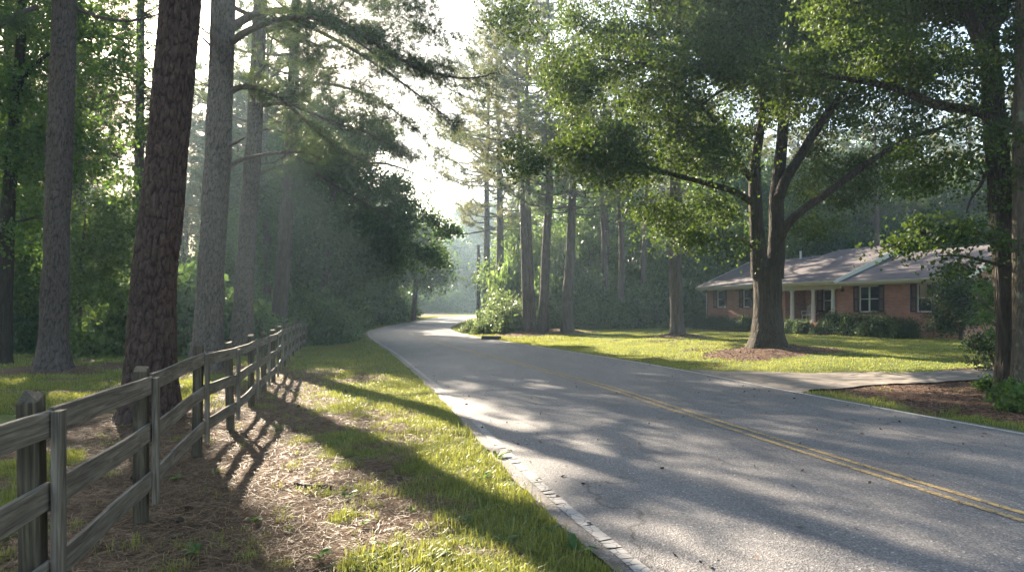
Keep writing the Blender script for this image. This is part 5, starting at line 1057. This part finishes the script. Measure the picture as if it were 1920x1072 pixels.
# bushes right of the bend
for px, d, s, sz, pr, lb in [(948, 56, 1.8, 2.5, UB2, 'big pale roadside bush at the foot of the utility pole'), (957, 51, 1.9, 2.2, UB2, 'big pale bush between the utility pole and the pine pair'), (932, 66, 1.2, 1.9, UB2, 'leftmost pale bush reaching toward the road bend'), (887, 53, .75, .8, UB2, 'small low bush on the grass beside the road bend'), (905, 50, .7, .75, UB2, 'small low bush just right of the lowest bush at the bend'),
                             (965, 48.5, 1.5, 1.6, UB2, 'rounded bush touching the left slim pine')]:
    x = (px - 960) / F * d; plant(pr, x, d, 'wild_bush', lb, 'bush', None, s, None, ('stem', 'foliage'), sz)
for i, (px, d, s, sz, pr) in enumerate([(950, 62, 2.0, 4.0, UB2), (965, 58, 2.4, 5.5, UB3), (985, 56, 2.2, 4, UB3), (1035, 53, 2.2, 3.6, UB3), (1050, 56, 2.2, 4.8, UB2), (1010, 58, 2.4, 6, UB3), (1085, 52, 1.8, 2.4, UB2), (1105, 54, 2.2, 3.2, UB2), (1130, 53, 1.8, 2.0, UB1), (1150, 51, 1.6, 1.5, UB1), (1175, 53, 2, 2.2, UB1), (1200, 55, 2, 3, UB3), (1225, 53, 2, 2.2, UB1), (1245, 55, 2.2, 2.6, UB1), (1285, 54, 2, 2.4, UB1), (1305, 54, 1.6, 2.2, UB1), (1330, 57, 2.2, 2.8, UB1), (1100, 50, 1.2, 1.1, UB2), (1065, 50, 1.2, 1.2, UB2)]):
    x = (px - 960) / F * d; plant(pr, x, d, 'wild_bush', 'tall tangled bush filling the wood edge behind the lawn pines', 'bush', 'bushes at the wood edge behind the lawn', s, None, ('stem', 'foliage'), sz)
for px, d, s, pr in [(982, 66, 1.4, LP3), (1000, 70, 1.5, LP3), (1008, 64, 1.4, LP3), (1032, 70, 1.6, LP3), (1050, 62, 1.3, LP3), (1090, 64, 1.4, LP3), (1115, 60, 1.2, LP3), (985, 74, 1.6, LP3), (1075, 74, 1.6, LP1), (1140, 66, 1.2, LP1)]:
    x = (px - 960) / F * d; placed.append((x, d)); plant(pr, x, d, 'woodland_tree', 'light green leafy tree filling the gaps between the lawn-side pines', 'tree', 'light green trees behind the pine row', s)
n = 0
for _ in range(3000):
    y = 55 + 55 * r.random() ** 1.2; px = 930 + 1050 * r.random(); x = (px - 960) / F * y
    u = (x - HX) * .386 + (y - HYY) * -.92; v = (x - HX) * .92 + (y - HYY) * .386
    if (-4 < u < 24 and -4 < v < 14) or px < 950 + .3 * (y - 55): continue
    if px < 1130 and y < 82: continue
    if n < 84 and try_place(x, y, 3.6):
        if r.random() < .5: put('pine', [PP1, PP2, PP3, PP4][r.integers(4)], x, y, .8 + .3 * r.random(), .75 + .25 * r.random(), 'pines in the right wood', 'behind the lawn and the house')
        else: s = .8 + .45 * r.random(); put('leaf', [LP1, LP2, LP4, LP1][r.integers(4)], x, y, s, s, 'leafy trees in the right wood', 'behind the lawn and the house')
        n += 1
for i in range(26):   # shrub layer + trees right behind the house
    y = 56 + 14 * r.random(); px = 1330 + 640 * i / 26; x = (px - 960) / F * y
    s = 1.6 + r.random(); put('bush', [UB1, UB1, UB3][r.integers(3)], x, y, s, s * 1.3, 'undergrowth behind the house', 'behind the lawn and the house')
# far end of the road
for i in range(44):
    y = 166 + 60 * r.random(); px = 690 + 300 * r.random(); x = (px - 960) / F * y
    if in_road(x, y) or road_d(x, y) < 4: continue
    s = 1.5 + .6 * r.random()
    if r.random() < .6: put('leaf', [LP1, LP2, LP4][r.integers(3)], x, y, s, s, 'faded trees past the road bend', 'fading into haze past the road bend')
    else: put('pine', [PP1, PP2][r.integers(2)], x, y, 1., .95, 'faded pines past the road bend', 'fading into haze past the road bend')
for i in range(26):
    y = 160 + 12 * r.random(); px = 740 + 8 * i; x = (px - 960) / F * y; s = 2.5 + 1.5 * r.random()
    put('bush', [UB1, UB3][r.integers(2)], x, y, s, s * 1.2, 'bushes past the road bend', 'fading into haze past the road bend')
# canopy continuing beside and behind the camera (casts the near shade)
OFFC = [(-15, 3, PP1), (-19, 12, PP2), (-22, 20, PP1), (-12, -6, PP2), (17, 4, LP2), (20, 14, LP2), (-27, 8, LP2), (14, -5, PP4)]
for x, y, pr in OFFC: plant(pr, x, y, 'pine_tree' if pr not in (LP2,) else 'woodland_tree', 'roadside wood tree standing beyond the picture edge', 'tree', 'trees beyond the picture edge', 1.)

# ------------------------------------------------------------------ shrubs at the right
x, y = local(20.1, -1.7); plant(leafy_proto(210, 3.3, .7, 1.35, .07, M_BUSH, 6, 150, 80, .11, .24, .33, None, 2), x, y, 'tall_shrub', 'tall dark rounded shrub hiding the right end of the brick house', 'shrub', None, 1., None, ('stem', 'foliage'))
hero_leafy('maple_shrub', 'low spreading maple like shrub with bright tiers just left of the dark forked trunk', gb(1880, 23.0), [(1880, 640), (1876, 590), (1885, 540)], [.05, .045, .04, .02], 23.0, [([(1878, 600), (1850, 570), (1830, 560)], -.5, .03), ([(1880, 570), (1900, 540), (1925, 520)], .3, .03)],
           [(1865, 545, 0, .75, .3), (1885, 500, 0, .6, .3), (1905, 570, 0, .7, .4), (1855, 595, 0, .6, .25), (1885, 625, 0, .7, .25), (1845, 570, 0, .4, .15), (1920, 520, 0, .8, .4)], 120, 60, .085, M_LEAF, M_BARK_FAR, 76, .16, .3)
hero_leafy('sapling', 'thin leafy sapling growing beside the driveway at the foot of the forked tree', gb(1876, 16.2), [(1868, 690), (1855, 665), (1848, 640)], [.02, .018, .014, .008], 16.2, [([(1862, 680), (1845, 670), (1832, 680)], 0, .012), ([(1856, 665), (1870, 650), (1885, 640)], 0, .012)],
           [(1850, 645, 0, .38, .2), (1870, 660, 0, .33, .2), (1835, 672, 0, .22, .12), (1855, 695, 0, .22, .1), (1830, 630, 0, .22, .1)], 60, 22, .07, M_BUSH, M_BARK_FAR, 77, .12, .3)
wb = bush_proto(310, 1, 1, M_LEAF, 50, 26, .20, .16, .3)
for (px, py, s, lb) in [(1900, 752, .42, 'leafy weed clump at the foot of the dark forked tree'), (1865, 728, .3, 'low leafy weed clump on the driveway edge left of the forked tree'), (1925, 770, .45, 'leafy weed clump in the mulch cut by the right frame edge')]:
    q = G(px, py); plant(wb, q[0], q[1], 'weed_clump', lb, 'weed', None, s, None, ('stem', 'foliage'), s * .9)

# ------------------------------------------------------------------ utility pole and wires
pd = 72; pxx = (897 - 960) / F * pd; pz = H(pxx, pd); o = tag(link('utility_pole', None, None, (pxx, pd, pz - .1)), 'thin dark wooden utility pole rising above the bushes by the road bend', 'utility pole')
mb = MB(); mb.tubes([[(0, 0, 0), (0, 0, 5), (0, 0, 8.3)]], [[.19, .17, .14]], 12); mb.tubes([[(0, 0, 8.3), (0, 0, 8.32)]], [[.11, .01]], 12); link('pole', mb.mesh('pole', M_BARK_OAK), o)
for z, s in ((8.15, .14), (6.0, .14), (7.5, .13)): mb = MB(); mb.tubes([[(-s * .6, 0, z), (-s - .1, 0, z + .02), (-s - .1, 0, z + .12)]], [[.03, .03, .045]], 8); link('insulator', mb.mesh('insulator', M_SHUT), o)
mb = MB(); mb.box(.06, .24, -.06, .06, 6.9, 7.25); link('junction_box', mb.mesh('junction_box', M_SHUT), o)
ptop = np.array([pxx, pd, pz])
for zs, ze, lb in ((8.15, 8.6, 'upper overhead wire sagging left from the top of the utility pole'), (6.0, 6.2, 'lower overhead wire sagging left from the utility pole')):
    A_ = ptop + [-.25, 0, zs]; E_ = np.array([-42, 96, ze + .9]); t = np.linspace(0, 1, 30)[:, None]; P = A_ * (1 - t) + E_ * t; P[:, 2] -= 4 * 1.0 * (t * (1 - t))[:, 0]
    mb = MB(); mb.tubes([P], [[.022] * 30], 5); tag(link('overhead_wire', mb.mesh('overhead_wire', M_SHUT)), lb, 'wire')
A_ = ptop + [.1, 0, 8.15]; E_ = np.array([10, 62, 10.]); t = np.linspace(0, 1, 20)[:, None]; P = A_ * (1 - t) + E_ * t; P[:, 2] -= 3 * (t * (1 - t))[:, 0]
mb = MB(); mb.tubes([P], [[.022] * 20], 5); tag(link('overhead_wire', mb.mesh('overhead_wire', M_SHUT)), 'short overhead wire running right from the pole top into the trees', 'wire')
# culvert pipe
q = G(926, 636.5); mb = MB(); k = 20; th = np.linspace(0, 2 * np.pi, k, endpoint=False); V = []
for x_, ro in ((-.75, .20), (.42, .20), (.42, .15), (-.4, .15)):
    for a in th: V.append((x_, math.cos(a) * ro, math.sin(a) * ro))
Qq = [(i * k + j, i * k + (j + 1) % k, (i + 1) * k + (j + 1) % k, (i + 1) * k + j) for i in range(3) for j in range(k)]; mb.add(V, Qq)
M_PIPE = simple('concrete_pipe', (.06, .055, .05), .9, 8, .3, .3); o = link('drain_pipe', mb.mesh('drain_pipe', M_PIPE), None, (q[0], q[1], q[2] + .03), -.25); tag(o, 'short dark drain pipe lying in the grass at the right road edge', 'pipe')
q = (DITCH[0] + DITCH[1]) / 2; MOUNDx = H(q[0], q[1]); V = []
mb = MB()
for x_, ro in ((-.9, .19), (.9, .19), (.9, .15), (.3, .15)):
    pass
# sticks and cones on the verge
r = np.random.default_rng(500)
def stick(px0, px1, py0, py1, rad, label):
    a = G(px0, py0); b_ = G(px1, py1); n = 14; t = np.linspace(0, 1, n)[:, None]; P = a * (1 - t) + b_ * t; P += r.normal(size=P.shape) * [.006, .012, .002]; P[:, 2] = hfun(P[:, 0], P[:, 1]) + rad * .7
    mb = MB(); mb.tubes([P], [rad * (1 - .5 * np.abs(t[:, 0] - .4)) * (1 + .15 * r.normal(size=n))], 8)
    e = P[5] + np.array([.05, .06, .03]); mb.tubes([[P[5], (P[5] + e) / 2 + [0, .01, .01], e]], [[rad * .5, rad * .35, rad * .2]], 6); tag(link('fallen_stick', mb.mesh('fallen_stick', M_BARK_PINE, smooth_=True)), label, 'stick')
stick(552, 620, 910, 914, .022, 'thick dark fallen stick on the bare patch in the middle of the verge'); stick(580, 622, 838, 831, .016, 'curved thin fallen stick nearer the fence, above the thick dark stick'); stick(650, 690, 965, 940, .008, 'thin pale twig right of the thick dark stick')
cone = MB(); 
for i in range(60):
    a = i * 2.4; f = i / 60; rr_ = .028 * math.sin(math.pi * (.12 + .8 * f)) + .004; z = f * .075; c0 = np.array([math.cos(a), math.sin(a), 0]); s_ = np.array([-math.sin(a), math.cos(a), 0])
    cone.add([c0 * rr_ * .3 + [0, 0, z], c0 * rr_ + s_ * .008 + [0, 0, z + .008], c0 * rr_ * 1.25 + [0, 0, z + .012], c0 * rr_ - s_ * .008 + [0, 0, z + .008]], [(0, 1, 2, 3)])
cone.tubes([[(0, 0, .0), (0, 0, .04), (0, 0, .078)]], [[.012, .018, .004]], 6)
cme = cone.mesh('pine_cone', simple('cone_brown', (.06, .038, .026), .9, 30, .3))
for px, py in [(250,905),(258,930),(318,878),(140,905),(330,985),(700,715),(640,735),(560,770),(640,690),(735,905),(365,955)]:
    q = G(px + r.normal() * 5, py + r.normal() * 4); o = link('pine_cone', cme, None, (q[0], q[1], q[2] + .022), float(r.random() * 6), .85); o.rotation_euler = (1.5 + r.normal() * .2, r.normal() * .3, r.random() * 6); tag(o, 'dark pine cone lying on the straw near the wooden fence', 'pine cone', 'pine cones scattered by the fence')

# ================================================================== haze, sky, sun, camera
m = bpy.data.materials.new('haze_air'); m.use_nodes = True; nt = m.node_tree; nt.nodes.clear(); out = nt.nodes.new('ShaderNodeOutputMaterial'); pv = nt.nodes.new('ShaderNodeVolumePrincipled')
pv.inputs['Color'].default_value = (.62, .84, 1, 1); pv.inputs['Density'].default_value = .0009; pv.inputs['Anisotropy'].default_value = .4; nt.links.new(pv.outputs[0], out.inputs['Volume'])
mb = MB(); mb.box(-130, 110, -40, 260, -2, 32); tag(link('haze', mb.mesh('haze', m)), kind='stuff')
AZ, EL = math.radians(-29.3), math.radians(25.7)
sd = mathutils.Vector((math.sin(AZ) * math.cos(EL), math.cos(AZ) * math.cos(EL), math.sin(EL)))
ld = bpy.data.lights.new('sun', 'SUN'); ld.energy = 5.0; ld.angle = math.radians(.53); ld.color = (1, .85, .66); lo_ = bpy.data.objects.new('sun', ld); COL.objects.link(lo_); lo_.rotation_euler = sd.to_track_quat('Z', 'Y').to_euler()
w = bpy.data.worlds.new('World'); SC.world = w; w.use_nodes = True; nt = w.node_tree; bg = nt.nodes['Background']; sk_ = nt.nodes.new('ShaderNodeTexSky'); sk_.sky_type = 'NISHITA'; sk_.sun_disc = False
sk_.sun_elevation = EL; sk_.sun_rotation = AZ; sk_.air_density = 1.2; sk_.dust_density = 2.0; sk_.ozone_density = .6; nt.links.new(sk_.outputs[0], bg.inputs[0]); bg.inputs[1].default_value = .068
cd = bpy.data.cameras.new('camera'); co = bpy.data.objects.new('camera', cd); COL.objects.link(co); co.location = (0, 0, CAMZ); co.rotation_euler = (math.pi / 2, 0, 0)
cd.sensor_width = 36; cd.lens = 36 * F / 1920; cd.shift_y = (HY - 536) / 1920; cd.clip_end = 2000; cd.clip_start = .05; SC.camera = co
SC.view_settings.view_transform = 'Standard'; SC.view_settings.look = 'None'; SC.view_settings.exposure = 2.72; SC.view_settings.gamma = 1
c = SC.cycles; c.max_bounces = 5; c.diffuse_bounces = 3; c.glossy_bounces = 2; c.transmission_bounces = 3; c.transparent_max_bounces = 8; c.volume_bounces = 0; c.use_denoising = True; c.caustics_reflective = False; c.caustics_refractive = False; c.sample_clamp_indirect = 4
